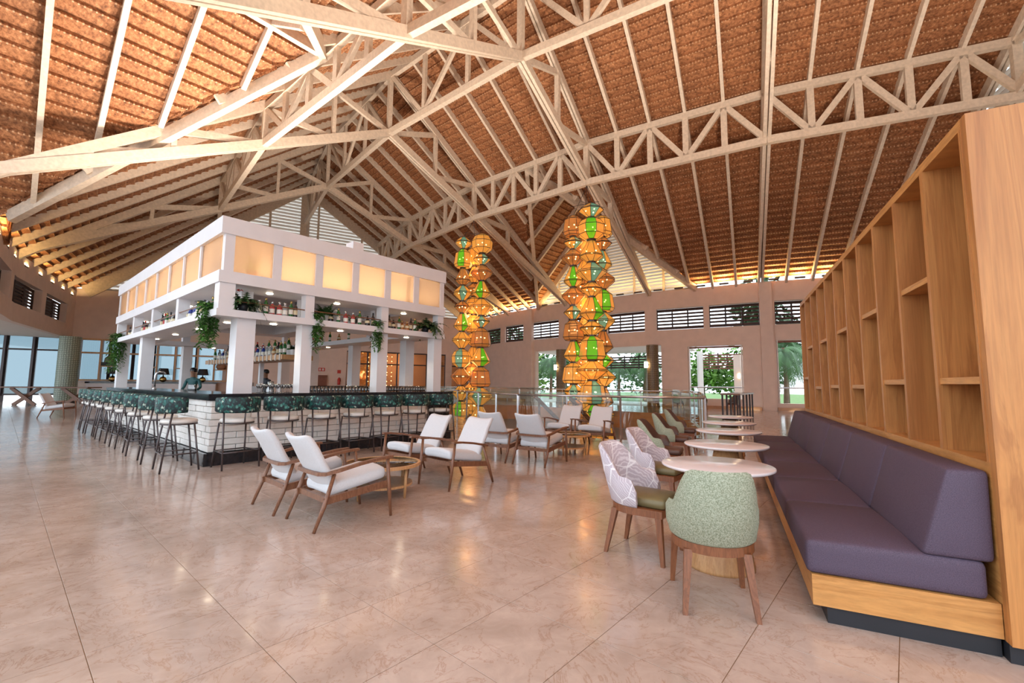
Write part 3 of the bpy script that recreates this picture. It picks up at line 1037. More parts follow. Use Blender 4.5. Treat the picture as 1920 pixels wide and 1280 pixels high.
floor = struct(thing('floor', 'polished beige marble tile floor', None))
cells = []
for iu in range(-60, 90):
    for iv in range(-40, 95):
        uc, vc = U0 + (iu + .5) * TS, V0 + (iv + .5) * TS
        c = TU * uc + TV * vc
        rr = sqrt((c.x - CX) ** 2 + (c.y - CY) ** 2)
        tt = (atan2(c.y - CY, c.x - CX) - PHI) / DL
        if not (R_IN - 0.1 < rr < 77 and -2.1 < tt < 3.2):
            continue
        if inpoly(c.x, c.y, VOID):
            continue
        ang = abs(atan2(c.x, c.y))
        cells.append((c.length + (50 if (ang > radians(53) or c.y < 1.0) else 0), c))
cells.sort(key=lambda q: q[0])
base = MB()
rest = MB()
tile_me = None
hw = TS / 2
rot = Matrix.Rotation(pi / 2 - HU, 4, 'Z')
tm = MB()
g_ = hw - 0.002
b_ = hw - 0.0025
tm.add([(-b_, -b_, 0), (b_, -b_, 0), (b_, b_, 0), (-b_, b_, 0), (-g_, -g_, -0.0006), (g_, -g_, -0.0006), (g_, g_, -0.0006), (-g_, g_, -0.0006),
        (-g_, -g_, -0.02), (g_, -g_, -0.02), (g_, g_, -0.02), (-g_, g_, -0.02)],
       [(0, 1, 2, 3), (4, 5, 1, 0), (5, 6, 2, 1), (6, 7, 3, 2), (7, 4, 0, 3), (8, 9, 5, 4), (9, 10, 6, 5), (10, 11, 7, 6), (11, 8, 4, 7)])
tile_me = tm.mesh('tile')
tile_me.materials.append(M['marble'])
for n, (dst, c) in enumerate(cells):
    q = [c + TU * a * hw + TV * b * hw for a, b in ((-1, -1), (1, -1), (1, 1), (-1, 1))]
    base.add([(p.x, p.y, -0.002) for p in q], [(0, 1, 2, 3)])
    if n < 300:
        o = link('tile', tile_me, None, floor)
        o.location = (c.x, c.y, 0)
        o.rotation_euler = (0, 0, pi / 2 - HU)
    else:
        q = [c + TU * a * g_ + TV * b * g_ for a, b in ((-1, -1), (1, -1), (1, 1), (-1, 1))]
        rest.add([(p.x, p.y, 0) for p in q], [(0, 1, 2, 3)])
base.build('grout_bed', M['grout'], floor)
tag(rest.build('tile', M['marble'], floor), kind='stuff')

# ------------------------------------------------------------------ stair void
def offset_poly(poly, d):
    n = len(poly)
    cx = sum(p[0] for p in poly) / n
    cy = sum(p[1] for p in poly) / n
    out = []
    for i in range(n):
        a, b, c = Vector(poly[i - 1]), Vector(poly[i]), Vector(poly[(i + 1) % n])
        n1 = Vector(((b - a).y, -(b - a).x)).normalized()
        n2 = Vector(((c - b).y, -(c - b).x)).normalized()
        m = (n1 + n2).normalized()
        if m.dot(b - Vector((cx, cy))) < 0:
            m = -m
        out.append(tuple(b + m * d / max(0.5, abs(m.dot(n1)))))
    return out
inn, outp = offset_poly(VOID, -0.06), offset_poly(VOID, 0.5)
nV = len(VOID)
mb = MB()
for i in range(nV):
    j = (i + 1) % nV
    mb.add([(*inn[i], 0.003), (*inn[j], 0.003), (*outp[j], 0.003), (*outp[i], 0.003)], [(0, 1, 2, 3)])
mb.build('void_border', M['marble'], floor)
mb = MB()
for i in range(nV):
    j = (i + 1) % nV
    mb.add([(*inn[i], 0.003), (*inn[j], 0.003), (*inn[j], -0.85), (*inn[i], -0.85)], [(0, 1, 2, 3)])
    mb.add([(*inn[i], -0.85), (*inn[j], -0.85), (*outp[j], -0.85), (*outp[i], -0.85)], [(0, 1, 2, 3)])
mb.build('void_fascia', M['void'], floor)
mb = MB()
o2 = offset_poly(VOID, 1.4)
for i in range(nV):
    j = (i + 1) % nV
    mb.add([(*o2[i], -0.5), (*o2[j], -0.5), (*o2[j], -3.8), (*o2[i], -3.8)], [(0, 1, 2, 3)])
struct(mb.build('wall_lower_level', M['plaster']))
struct(MB().prism(o2, -3.9, -3.8).build('floor_lower_level', M['marble']))

# ================================================================== OUTSIDE
def disc(r, z, n=64):
    return [(CX + r * cos(2 * pi * i / n), CY + r * sin(2 * pi * i / n), z) for i in range(n)]
def ring_band(r0, r1, t0, t1, z, n, name, m):
    mb = MB()
    for k in range(n):
        a, b = t0 + (t1 - t0) * k / n, t0 + (t1 - t0) * (k + 1) / n
        q = []
        for r, t in ((r0, a), (r0, b), (r1, b), (r1, a)):
            an = PHI + t * DL
            q.append((CX + r * cos(an), CY + r * sin(an), z))
        mb.add(q, [(0, 1, 2, 3)])
    return struct(mb.build(name, m))
mb = MB()
mb.add(disc(34.5, -0.25), [tuple(range(64))])
struct(mb.build('ground_lawn', M['lawn']))
ring_band(34.4, 42.3, -8, 8, -0.02, 40, 'ground_terrace_inner', M['terrace'])
ring_band(72.5, 130, -7, 9, -0.06, 60, 'ground_terrace_outer', M['terrace'])

# ================================================================== EAVE UPLIGHTS
up_body = MB().box((0, 0, 0.04), (0.5, 0.12, 0.08)).mesh('lamp_body')
up_body.materials.append(M['frame_dark'])
up_lens = MB().box((0, 0, 0.084), (0.44, 0.08, 0.006)).mesh('lens')
up_lens.materials.append(emit('warm uplight lens', (1.0, 0.6, 0.22), 1.2))
def uplight(r, t, side_, n, energy):
    p, q = P(r, t), P(r, t + 0.01)
    ang = atan2((q - p).y, (q - p).x)
    z = Z_EAVE + 0.06 if r < 50 else Z_EAVE - 0.6
    o = thing('uplight', 'warm uplight on the %s eave, %s from the right' % (side_, ORD[n]), 'light', (p.x, p.y, z), ang, 'eave uplights')
    link('lamp_body', up_body, None, o)
    link('lens', up_lens, None, o)
    ld = bpy.data.lights.new('uplight_glow', 'AREA')
    ld.shape = 'RECTANGLE'
    ld.size, ld.size_y = 0.5, 0.12
    ld.energy = energy
    ld.color = (1.0, 0.66, 0.26)
    l = bpy.data.objects.new('uplight_glow', ld)
    COL.objects.link(l)
    l.parent = o
    l.location = (0, 0, 0.10)
    l.rotation_euler = (pi, 0, 0)
for n in range(25):
    uplight(R_IN + 0.25, -1.9 + 0.2 * n, 'far', n, 14 if -.5 < -1.9 + 0.2 * n < 1.5 else 48)
for n in range(8):
    uplight(R_OUT + 0.35, 1.5 + 0.2 * n, 'left', n, 300)


def fill_uplight(loc, rz, label, energy, spread=160):  # added lamp, kept out of view, that brightens the thatch from below
    o = thing('fill_lamp', label, 'light', loc, rz, 'added fill lamps')
    MB().span(-.2, .2, -.12, .12, 0, .10).build('housing', M['frame_dark'], o)
    MB().span(-.17, .17, -.09, .09, .10, .106).build('lens', M['downlight'], o)
    ld = bpy.data.lights.new('fill_beam', 'SPOT')
    ld.energy = energy
    ld.spot_size = radians(spread)
    ld.spot_blend = .8
    ld.shadow_soft_size = .3
    ld.color = (1.0, .86, .72)
    l = bpy.data.objects.new('fill_beam', ld)
    COL.objects.link(l)
    l.parent = o
    l.location = (0, 0, .14)
    l.rotation_euler = (pi, 0, 0)


# ================================================================== BAR (local x runs along the right face, local y along the left face)
BAR = Vector((-4.9, 7.38, 0))
BRZ = radians(90 - 40.5)
BU, BV = Vector((cos(BRZ), sin(BRZ), 0)), Vector((-sin(BRZ), cos(BRZ), 0))
def bar(x, y, z=0.0):
    return BAR + BU * x + BV * y + Vector((0, 0, z))
def bthing(name, label, cat, x, y, z=0, rz=0, group=None):
    return thing(name, label, cat, bar(x, y, z), BRZ + rz, group)

XR, YL, ZC = 5.15, 9.3, 1.15
bb = bthing('bar_counter', 'white split-block bar front with black plinth', 'bar', 0, 0)
core = MB()
core.span(0.05, 4.5, 0.05, 0.6, 0.0, 1.04).span(0.05, 0.6, 0.6, YL - 0.05, 0.0, 1.04)
core.build('core', M['mortar'], bb)
kick = MB()
kick.span(-0.08, XR, -0.08, 0.05, 0.0, 0.20).span(-0.08, 0.05, 0.05, YL, 0.0, 0.20)
kick.build('plinth', M['black'], bb)
endp = MB()
endp.span(4.5, XR, 0.0, 0.6, 0.0, 1.04)
endp.build('end_panel', M['black'], bb)
BRH, BRL = 0.105, 0.40
bmesh_ = []
for L_ in (BRL, BRL / 2):
    me = MB().rbox((0, 0, 0), (L_ - 0.008, 0.06, BRH - 0.008), 0.006, None, 0).mesh('block')
    me.materials.append(M['brick'])
    bmesh_.append(me)
for face in (0, 1):
    total = 4.5 if face == 0 else YL
    for row in range(8):
        s = 0.0 if row % 2 == 0 else -BRL / 2
        while s < total - 0.05:
            half = (s < -0.01) or (s + BRL > total + 0.02)
            L_ = BRL / 2 if half else BRL
            st = 0.0 if s < 0 else s
            c = st + L_ / 2
            dep = random.choice((0, 0, 0, 0.012, 0.022))
            o = link('block', bmesh_[1 if half else 0], None, bb)
            z = 0.205 + (row + 0.5) * BRH
            if face == 0:
                o.location = (c, 0.032 - dep, z)
            else:
                o.location = (0.032 - dep, c, z)
                o.rotation_euler = (0, 0, pi / 2)
            s = s + BRL
wt = bthing('bar_worktop', 'polished black stone worktop wrapping the bar corner', 'worktop', 0, 0)
MB().span(-0.06, XR + 0.05, -0.06, 0.72, 1.045, ZC).build('front_slab', M['black'], wt)
MB().span(-0.06, 0.72, 0.72, YL + 0.05, 1.045, ZC).build('side_slab', M['black'], wt)

# ------------------------------------------------------------------ canopy
XC, YC, RW = 4.9, 9.0, 0.78
can = bthing('bar_canopy', 'white two-tier canopy with glowing panels over the bar', 'canopy', 0, 0)
def ring(mb, x0, x1, y0, y1, w, z0, z1):
    mb.span(x0, x1, y0, y0 + w, z0, z1).span(x0, x1, y1 - w, y1, z0, z1)
    mb.span(x0, x0 + w, y0 + w, y1 - w, z0, z1).span(x1 - w, x1, y0 + w, y1 - w, z0, z1)
mb = MB(); ring(mb, -0.03, XC + 0.03, -0.03, YC + 0.03, RW, 2.45, 2.57); mb.build('bottle_shelf', M['white'], can)
mb = MB(); ring(mb, -0.03, XC + 0.03, -0.03, YC + 0.03, RW, 3.02, 3.22); mb.build('middle_beam', M['white'], can)
mb = MB(); ring(mb, -0.03, XC + 0.03, -0.03, YC + 0.03, 0.16, 3.86, 4.15); mb.build('top_beam', M['white'], can)
mb = MB(); ring(mb, 0.66, XC - 0.66, 0.66, YC - 0.66, 0.05, 3.22, 4.0); mb.build('inner_lining', M['white'], can)
mb = MB(); mb.span(2.55, 2.8, .3, .6, 4.05, 4.42); mb.build('roof_vent', M['white'], can)
COLS = [(.33, .63, .1, .42), (1.45, 1.66, .1, .36), (3.12, 3.37, .1, .36), (4.66, 4.9, .05, .3),
        (4.6, 4.86, 1.1, 1.36), (4.6, 4.86, 3.7, 3.96), (4.6, 4.86, 6.3, 6.56), (4.6, 4.9, 8.6, 8.9),
        (.1, .36, 6.0, 6.3), (.05, .3, 8.7, 8.95), (1.6, 1.85, 8.64, 8.9), (3.1, 3.35, 8.64, 8.9)]
for (x0, x1, y0, y1) in COLS:
    onbar = y0 < 0.6 or x0 < 0.6
    MB().span(x0, x1, y0, y1, ZC if onbar else 0.0, 2.45).build('column', M['white'], can)
POSTS = [(0, .24, 0, .24), (1.45, 1.62, 0.0, .2), (3.12, 3.3, 0.0, .2), (4.72, 4.9, 0.0, .2), (4.72, 4.9, 3, 3.2), (4.72, 4.9, 6, 6.2), (4.72, 4.9, 8.8, 9),
         (0, .2, 2.45, 2.62), (0, .2, 4.55, 4.72), (0, .2, 6.6, 6.77), (0, .2, 8.83, 9.0), (1.6, 1.8, 8.8, 9), (3.1, 3.3, 8.8, 9),
         (.5, .7, .5, .7), (1.6, 1.8, .55, .72), (3.3, 3.5, .55, .72), (.55, .72, 2.6, 2.8), (.55, .72, 5.0, 5.2)]
for (x0, x1, y0, y1) in POSTS:
    MB().span(x0, x1, y0, y1, 2.57, 3.02).build('shelf_post', M['white'], can)
MB().span(.16, XC - .16, .16, YC - .16, 4.0, 4.05).build('roof_tray', M['white'], can)
for i, (x, y) in enumerate(((.9, 1.0), (3.6, .9), (.9, 4.4), (3.9, 4.4), (.9, 7.8), (3.9, 7.8))):  # fill lamps added on the canopy roof for roof brightness only
    fill_uplight(bar(x, y, 4.05), BRZ, 'unseen fill lamp added on the bar canopy roof, %s of six' % ORD[i], (40, 350, 110, 1600, 2000, 2800)[i])
# glowing panels: six on the right face, eight on the left, plain backs on the far sides
for i in range(6):
    a, b = 0.10 + 4.72 * i / 6, 0.10 + 4.72 * (i + 1) / 6
    MB().span(a + 0.09, b - 0.04, 0.03, 0.045, 3.22, 3.86).build('panel', M['poly'], can)
    MB().span(a - 0.06, a + 0.09, 0.0, 0.12, 3.22, 3.86).build('panel_post', M['white'], can)
MB().span(4.78, 4.9, 0.0, 0.12, 3.22, 3.86).build('panel_post', M['white'], can)
for i in range(8):
    a, b = 0.12 + 8.78 * i / 8, 0.12 + 8.78 * (i + 1) / 8
    MB().span(0.03, 0.045, a + 0.04, b - 0.04, 3.22, 3.86).build('panel', M['poly'], can)
    MB().span(0.0, 0.10, b - 0.04, b + 0.04, 3.22, 3.86).build('panel_post', M['white'], can)
MB().span(XC - 0.06, XC, 0.12, YC, 3.22, 3.86).build('back_panel', M['white'], can)
MB().span(0.1, XC, YC - 0.06, YC, 3.22, 3.86).build('back_panel', M['white'], can)
# warm strips inside the lantern tier
def strip(x, y, sx, sy, e):
    MB().box((x, y, 3.235), (sx, sy, 0.02)).build('light_strip', M['bulb'], can)
    ld = bpy.data.lights.new('canopy_glow', 'AREA')
    ld.shape = 'RECTANGLE'
    ld.size, ld.size_y = sx, sy
    ld.energy = e
    ld.color = (1.0, 0.76, 0.55)
    l = bpy.data.objects.new('canopy_glow', ld)
    COL.objects.link(l)
    l.parent = can
    l.location = (x, y, 3.26)
    l.rotation_euler = (pi, 0, 0)
strip(2.5, 0.35, 4.2, 0.05, 9)
strip(0.35, 4.6, 0.05, 7.6, 3)
# downlights under shelf and under middle beam
dl_me = MB().lathe([(0.055, 0), (0.055, -0.012), (0.0, -0.012)], 12).mesh('downlight')
dl_me.materials.append(M['downlight'])
def downlight(x, y, z, e=9):
    o = link('downlight', dl_me, None, can)
    o.location = (x, y, z)
    ld = bpy.data.lights.new('downlight_beam', 'SPOT')
    ld.energy = e * 2
    ld.spot_size = radians(110)
    ld.spot_blend = 0.6
    ld.shadow_soft_size = 0.05
    ld.color = (1.0, 0.78, 0.52)
    l = bpy.data.objects.new('downlight_beam', ld)
    COL.objects.link(l)
    l.parent = can
    l.location = (x, y, z - 0.03)
for x in (0.95, 2.3, 4.0):
    downlight(x, 0.42, 3.02, 3)
    downlight(x + 0.1, 0.42, 2.45)
for y in (1.3, 3.4, 5.5, 7.6):
    downlight(0.42, y, 3.02, 3)
for y in (0.9, 2.6, 4.4, 6.2, 7.6):
    downlight(0.42, y, 2.45)
for (x, y) in ((4.5, 2.4), (4.5, 5.0), (2.4, 8.6)):
    downlight(x, y, 2.45)
# bottle rails
def rail(x0, y0, x1, y1):
    MB().cone((x0, y0, 2.73), (x1, y1, 2.73), 0.012, 0.012, 6).build('bottle_rail', M['walnut'], can)
rail(.24, 0.03, 1.45, .03); rail(1.62, .03, 3.12, .03); rail(3.3, .03, 4.72, .03)
for a, b in ((.24, 2.45), (2.62, 4.55), (4.72, 6.6), (6.77, 8.83)):
    rail(.03, a, .03, b)

# ------------------------------------------------------------------ bottles
BC = {'green': tinted('green bottle glass', (0.02, 0.16, 0.03), 0.25), 'dark': tinted('dark bottle glass', (0.025, 0.012, 0.01), 0.1),
      'pink': tinted('pink spirit', (0.62, 0.10, 0.10), 0.35), 'clear': tinted('clear bottle glass', (0.62, 0.66, 0.66), 0.5),
      'amber': tinted('amber spirit', (0.50, 0.19, 0.035), 0.3), 'blue': tinted('blue bottle glass', (0.02, 0.05, 0.32), 0.2)}
LBL = {'white': plain('white label', (0.80, 0.78, 0.72), 0.6, var=0.05), 'cream': plain('cream label', (0.68, 0.58, 0.38), 0.6, var=0.08),
       'redl': plain('red label', (0.5, 0.05, 0.05), 0.6, var=0.08)}
CAP = {'black': M['charcoal'], 'gold': M['brass'], 'silver': M['chrome'], 'red': M['red']}
PROF = {
    'wine': [(0.036, 0), (0.038, 0.01), (0.038, 0.19), (0.034, 0.215), (0.016, 0.245), (0.014, 0.30), (0.016, 0.305), (0.0, 0.306)],
    'spirit': [(0.042, 0), (0.044, 0.01), (0.044, 0.15), (0.036, 0.185), (0.016, 0.205), (0.015, 0.255), (0.0, 0.256)],
    'squat': [(0.05, 0), (0.055, 0.02), (0.052, 0.11), (0.03, 0.15), (0.016, 0.17), (0.015, 0.215), (0.0, 0.216)]}
_bm = {}
def bottle(loc, kind, col, lbl, cap, label, group, rz=0):
    if ('b', kind, col) not in _bm:
        me = MB().lathe(PROF[kind], 12).mesh('glass_body', True); me.materials.append(BC[col]); _bm[('b', kind, col)] = me
    r = PROF[kind][2][0] + 0.0015
    if ('l', kind, lbl) not in _bm:
        z0, z1 = (0.06, 0.15) if kind == 'wine' else (0.04, 0.12)
        me = MB().lathe([(r - .001, z0), (r, z0 + .002), (r, z1 - .002), (r - .001, z1)], 12).mesh('label_band', True)
        me.materials.append(LBL[lbl]); _bm[('l', kind, lbl)] = me
    zt = PROF[kind][-1][1]
    if ('c', kind, cap) not in _bm:
        me = MB().lathe([(0.0185, zt - 0.045), (0.0185, zt + 0.004), (0.0, zt + 0.005)], 10).mesh('cap', True)
        me.materials.append(CAP[cap]); _bm[('c', kind, cap)] = me
    o = thing('bottle', label, 'bottle', loc, rz, group)
    link('glass_body', _bm[('b', kind, col)], None, o)
    link('label_band', _bm[('l', kind, lbl)], None, o)
    link('cap', _bm[('c', kind, cap)], None, o)
    return o
SPEC = {'g': ('wine', 'green', 'white', 'gold', 'green glass'), 'd': ('wine', 'dark', 'cream', 'black', 'dark glass'), 'p': ('spirit', 'pink', 'white', 'silver', 'pink'),
        'c': ('spirit', 'clear', 'white', 'silver', 'clear glass'), 'a': ('squat', 'amber', 'cream', 'gold', 'squat amber'), 'b': ('spirit', 'blue', 'white', 'silver', 'blue glass'),
        'k': ('squat', 'dark', 'cream', 'black', 'squat dark'), 'r': ('wine', 'dark', 'redl', 'red', 'dark red-labelled')}
def shelf_run(seq, p0, p1, where, group, z):
    for i, ch in enumerate(seq):
        f = (i + 0.5) / len(seq)
        x, y = p0[0] + (p1[0] - p0[0]) * f, p0[1] + (p1[1] - p0[1]) * f
        x += random.uniform(-.02, .02); y += random.uniform(-.02, .02)
        k = SPEC[ch]
        bottle(bar(x, y, z), k[0], k[1], k[2], k[3], '%s bottle, %s from %s' % (k[4], ORD[i], where), group)
GS = 'bottles on the canopy shelf'
shelf_run('cgppcgd', (.62, .14), (1.4, .14), 'the corner, first right-hand canopy bay', GS, 2.57)
shelf_run('kgppgkd', (1.98, .14), (3.08, .14), 'the vine, middle right-hand canopy bay', GS, 2.57)
shelf_run('dkgaadg', (3.36, .14), (4.2, .14), 'the post, end right-hand canopy bay', GS, 2.57)
shelf_run('gbbddgbbbk', (.14, .75), (.14, 2.3), 'the corner fern, first left-hand canopy bay', GS, 2.57)
shelf_run('ggkcdgrd', (.14, 2.75), (.14, 4.4), 'the near post, second left-hand canopy bay', GS, 2.57)
shelf_run('kdckrd', (.14, 4.9), (.14, 6.4), 'the near post, third left-hand canopy bay', GS, 2.57)
shelf_run('dckd', (.14, 6.95), (.14, 8.2), 'the near post, last left-hand canopy bay', GS, 2.57)
shelf_run('agappgag', (4.3, 7.6), (4.3, 3.2), 'the far end on the back canopy shelf', 'bottles on the back canopy shelf', 2.57)

# ------------------------------------------------------------------ island in the middle of the bar
isl = bthing('back_bar_island', 'white back-bar island with a hanging bottle shelf inside the bar', 'island', 2.2, 2.0)
MB().span(-.35, .35, 0, 5.2, 0, .86).build('cabinet', M['white'], isl)
MB().span(-.4, .4, -.05, 5.25, .86, .92).build('counter', M['charcoal'], isl)
MB().span(-.35, .35, -.1, 5.3, 1.86, 1.97).build('bottle_shelf', M['oakpale'], isl)
MB().span(-.1, .25, -.05, 5.2, 1.97, 2.10).build('riser', M['white'], isl)
for y in (0.1, 2.6, 5.0):
    MB().span(.2, .3, y, y + .1, .92, 1.86).build('post', M['white'], isl)
for i in range(22):
    MB().span(-.37, -.345, i * .235 - .02, i * .235 + .02, 1.84, 1.99).build('dowel', M['seatwhite'], isl)
GI = 'bottles on the island shelf'
shelf_run('ggdaccbcbcgcccdckcacbcdg', (2.0, 2.0), (2.0, 7.0), 'the near end of the island shelf, front row', GI, 1.97)
shelf_run('gpggprcgkcgd', (2.25, 2.4), (2.25, 6.9), 'the near end of the island shelf, raised back row', GI, 2.10)

cm = bthing('coffee_machine', 'white espresso machine with three chrome group handles behind the bar', 'coffee machine', 2.1, 4.6, .92)
MB().rbox((0, 0, .24), (.5, .75, .14), .02).build('upper_body', M['white'], cm)
MB().rbox((.12, 0, .09), (.25, .75, .18), .02).build('back_body', M['white'], cm)
MB().span(-.25, .25, -.37, .37, 0, .035).build('drip_tray', M['chrome'], cm)
for y in (-.22, 0, .22):
    g = MB().cone((-.14, y, .17), (-.14, y, .11), .035, .03, 10).build('group_head', M['chrome'], cm)
    MB().cone((-.14, y, .12), (-.34, y, .10), .012, .014, 8).build('handle', M['charcoal'], g)
MB().rbox((.05, .1, .36), (.22, .3, .1), .01).build('cup_rail', M['chrome'], cm)

# glasses lined up along the inside of the front worktop
gl_me = MB().lathe([(0.028, 0), (0.032, 0.006), (0.038, 0.13), (0.035, 0.13), (0.029, 0.012), (0, 0.012)], 10).mesh('tumbler', True)
gl_me.materials.append(M['barglass'])
wg = MB().lathe([(0.032, 0), (0.03, 0.004), (0.005, 0.01), (0.004, 0.075), (0.02, 0.09), (0.036, 0.125), (0.033, 0.165), (0.031, 0.165), (0.034, 0.125), (0.018, 0.094), (0, 0.088)], 10).mesh('wine_glass', True)
wg.materials.append(M['barglass'])
for i in range(40):
    x = 1.75 + i * 0.078
    o = link('tumbler', gl_me, None)
    o.location = bar(x, 0.56, ZC)
    tag(o, 'clear tumbler in the long row along the back of the front worktop', 'glass', 'tumblers along the front worktop')
for i in range(14):
    o = link('wine_glass', wg, None)
    o.location = bar(0.9 + (i % 7) * 0.105, 0.46 + (i // 7) * 0.1, ZC)
    tag(o, 'stemmed wine glass in the cluster right of the corner column', 'glass', 'wine glasses beside the corner column')
for i in range(5):
    o = link('tumbler', gl_me, None)
    o.location = bar(.5, 2.9 + i * .085, ZC)
    tag(o, 'clear tumbler in the small group on the left-hand worktop', 'glass', 'tumblers on the left worktop')
jug = bthing('glass_jug', 'large clear glass water jug behind the wine glasses', 'jug', 1.25, .9, .9)
MB().lathe([(.06, 0), (.075, .02), (.07, .3), (.055, .42), (.06, .46), (.056, .46), (.05, .42), (.065, .3), (.07, .025), (0, .02)], 14).build('body', M['barglass'], jug, True)
MB().tube([(.06, 0, .38), (.13, 0, .34), (.13, 0, .18), (.07, 0, .12)], .01, 6).build('handle', M['barglass'], jug, True)
MB().span(-.5, .6, -.2, .4, -.05, 0).build('tray', M['chrome'], jug)
tap = bthing('beer_tap', 'chrome gooseneck beer tap on the left-hand worktop', 'tap', .3, 5.4, ZC)
MB().lathe([(.05, 0), (.05, .015), (.025, .03), (.022, .05)], 12).build('base', M['chrome'], tap, True)
MB().tube([(0, 0, .04), (0, 0, .34), (.02, 0, .39), (.07, 0, .42), (.16, 0, .42), (.19, 0, .40), (.2, 0, .36)], .022, 8).build('neck', M['chrome'], tap, True)
tp2 = MB().cone((.09, 0, .42), (.09, 0, .50), .012, .018, 8).build('lever', M['charcoal'], tap)

# ================================================================== PLANTS ON THE CANOPY
def frond(mb, p, az, ln, rise, droop, w, n=6, leaf=True):
    """one arching frond of paired leaflets"""
    p = Vector(p)
    h = Vector((cos(az), sin(az), 0))
    side = Vector((-sin(az), cos(az), 0))
    pts = []
    for i in range(n + 1):
        f = i / n
        pts.append(p + h * ln * (f - 0.25 * f * f * droop) + Vector((0, 0, rise * f - droop * ln * f * f)))
    for i in range(n):
        a, b = pts[i], pts[i + 1]
        f = (i + .5) / n
        ww = w * (1.15 - f)
        for sg in (-1, 1):
            tip = (a + b) / 2 + side * sg * ww + (b - a) * 0.7 + Vector((0, 0, -ww * .35))
            mb.add([a, b, tip], [(0, 1, 2)])
        mb.add([a + side * .004, b + side * .004, b - side * .004, a - side * .004], [(0, 1, 2, 3)])

def fern(name, label, loc, nfr, ln, rise, droop, w, m, az0=0, az1=2 * pi, pot=None, n=7, group='plants on the bar canopy', cat='plant'):
    o = thing(name, label, cat, loc, 0, group)
    mb = MB()
    for i in range(nfr):
        az = az0 + (az1 - az0) * (i + random.random() * .8) / nfr
        frond(mb, (random.uniform(-.04, .04), random.uniform(-.04, .04), .12 if pot else 0.02), az, ln * random.uniform(.6, 1.1), rise * random.uniform(.4, 1.2), droop * random.uniform(.7, 1.2), w, n)
    mb.build('foliage', m, o)
    if pot:
        MB().lathe([(.06, 0), (.085, .14), (.08, .14), (.07, .11), (0, .11)], 12).build('pot', pot, o, True)
    return o

def vine(name, label, loc, nst, ln, spread, m, group='plants on the bar canopy'):
    """trailing plant: strings of small leaves hanging from loc"""
    o = thing(name, label, 'plant', loc, 0, group)
    mb = MB()
    for i in range(nst):
        a = random.uniform(0, 2 * pi)
        r = spread * sqrt(random.random())
        x, y = r * cos(a), r * sin(a)
        L = ln * random.uniform(.5, 1.0)
        k = int(L / .035)
        for j in range(k):
            z = -j * .035 + .08
            xx, yy = x + .02 * sin(j * .7 + i), y + .02 * cos(j * .6 + i * 2)
            b = random.uniform(0, 2 * pi)
            d = Vector((cos(b), sin(b), -.6)) * .085
            s_ = Vector((-sin(b), cos(b), 0)) * .02
            c = Vector((xx, yy, z))
            mb.add([c, c + d * .5 + s_, c + d, c + d * .5 - s_], [(0, 1, 2, 3)])
    mb.build('foliage', m, o)
    mc = MB()
    for i in range(10):
        az = random.uniform(0, 2 * pi)
        frond(mc, (0, 0, .04), az, .22, .16, .5, .05, 5)
    mc.build('crown', m, o)
    return o
vine('trailing_fern', 'bright green trailing fern spilling over the canopy shelf left of the near corner', bar(-.02, .45, 2.62), 46, .85, .15, M['leafgreen'])
fern('corner_fern', 'dark fern with a red flower at the near corner of the canopy shelf', bar(.42, .13, 2.58), 44, .5, .36, 1.0, .1, M['fern'], pot=M['charcoal'])
vine('trailing_fern', 'long bright trailing fern at the far left end of the canopy shelf', bar(.0, 8.65, 2.62), 46, 1.2, .2, M['leafgreen'])
fern('leafy_plant', 'dark bushy plant in a white pot on the middle bay of the canopy shelf', bar(1.95, .22, 2.58), 44, .34, .3, .6, .09, M['fern'], pot=M['seatwhite'])
vine('hanging_vine', 'grey-green vine hanging below the canopy shelf beside the second post', bar(1.72, .03, 2.6), 24, .8, .08, M['leafgreen'])
fern('fan_palm', 'small dark fan palm at the back of the middle canopy bay', bar(2.75, .5, 2.58), 16, .34, .26, .5, .05, M['fern'], pot=M['charcoal'])
vine('hanging_vine', 'grey-green vine hanging below the canopy shelf beside the third post', bar(3.05, .03, 2.6), 24, .7, .09, M['leafgreen'])
fern('large_fern', 'large dark fern filling the right end of the canopy shelf', bar(4.45, .13, 2.58), 60, .6, .42, .8, .12, M['fern'], pot=M['charcoal'])
fern('leafy_plant', 'green plant rising behind the bottles in the second left-hand bay', bar(.35, 4.1, 2.58), 14, .34, .32, .4, .06, M['leafgreen'], pot=M['charcoal'])
fern('island_fern', 'dark broad fern behind the bottles on the island shelf', bar(2.5, 2.9, 2.0), 18, .55, .45, .5, .09, M['fern'], pot=M['charcoal'])
fern('lantern_plant', 'pale potted shrub glowing behind the first canopy panel', bar(.62, .42, 3.24), 26, .22, .34, .3, .05, M['leafgreen'], pot=M['clay'])
vine('hanging_vine', 'small dark vine on the back canopy beam seen through the bar', bar(4.2, 1.9, 2.6), 10, .5, .12, M['fern'])
mb = MB()
for k in range(5):
    a = k * 2 * pi / 5
    mb.add([(0, 0, 0), (.05 * cos(a - .5), .05 * sin(a - .5), .04), (.10 * cos(a), .10 * sin(a), .02), (.05 * cos(a + .5), .05 * sin(a + .5), .04)], [(0, 1, 2, 3)])
fl = mb.build('red_flower', M['red'])
fl.location = bar(.36, .2, 2.93)
tag(fl, 'red bloom above the dark corner fern on the canopy shelf', 'flower')

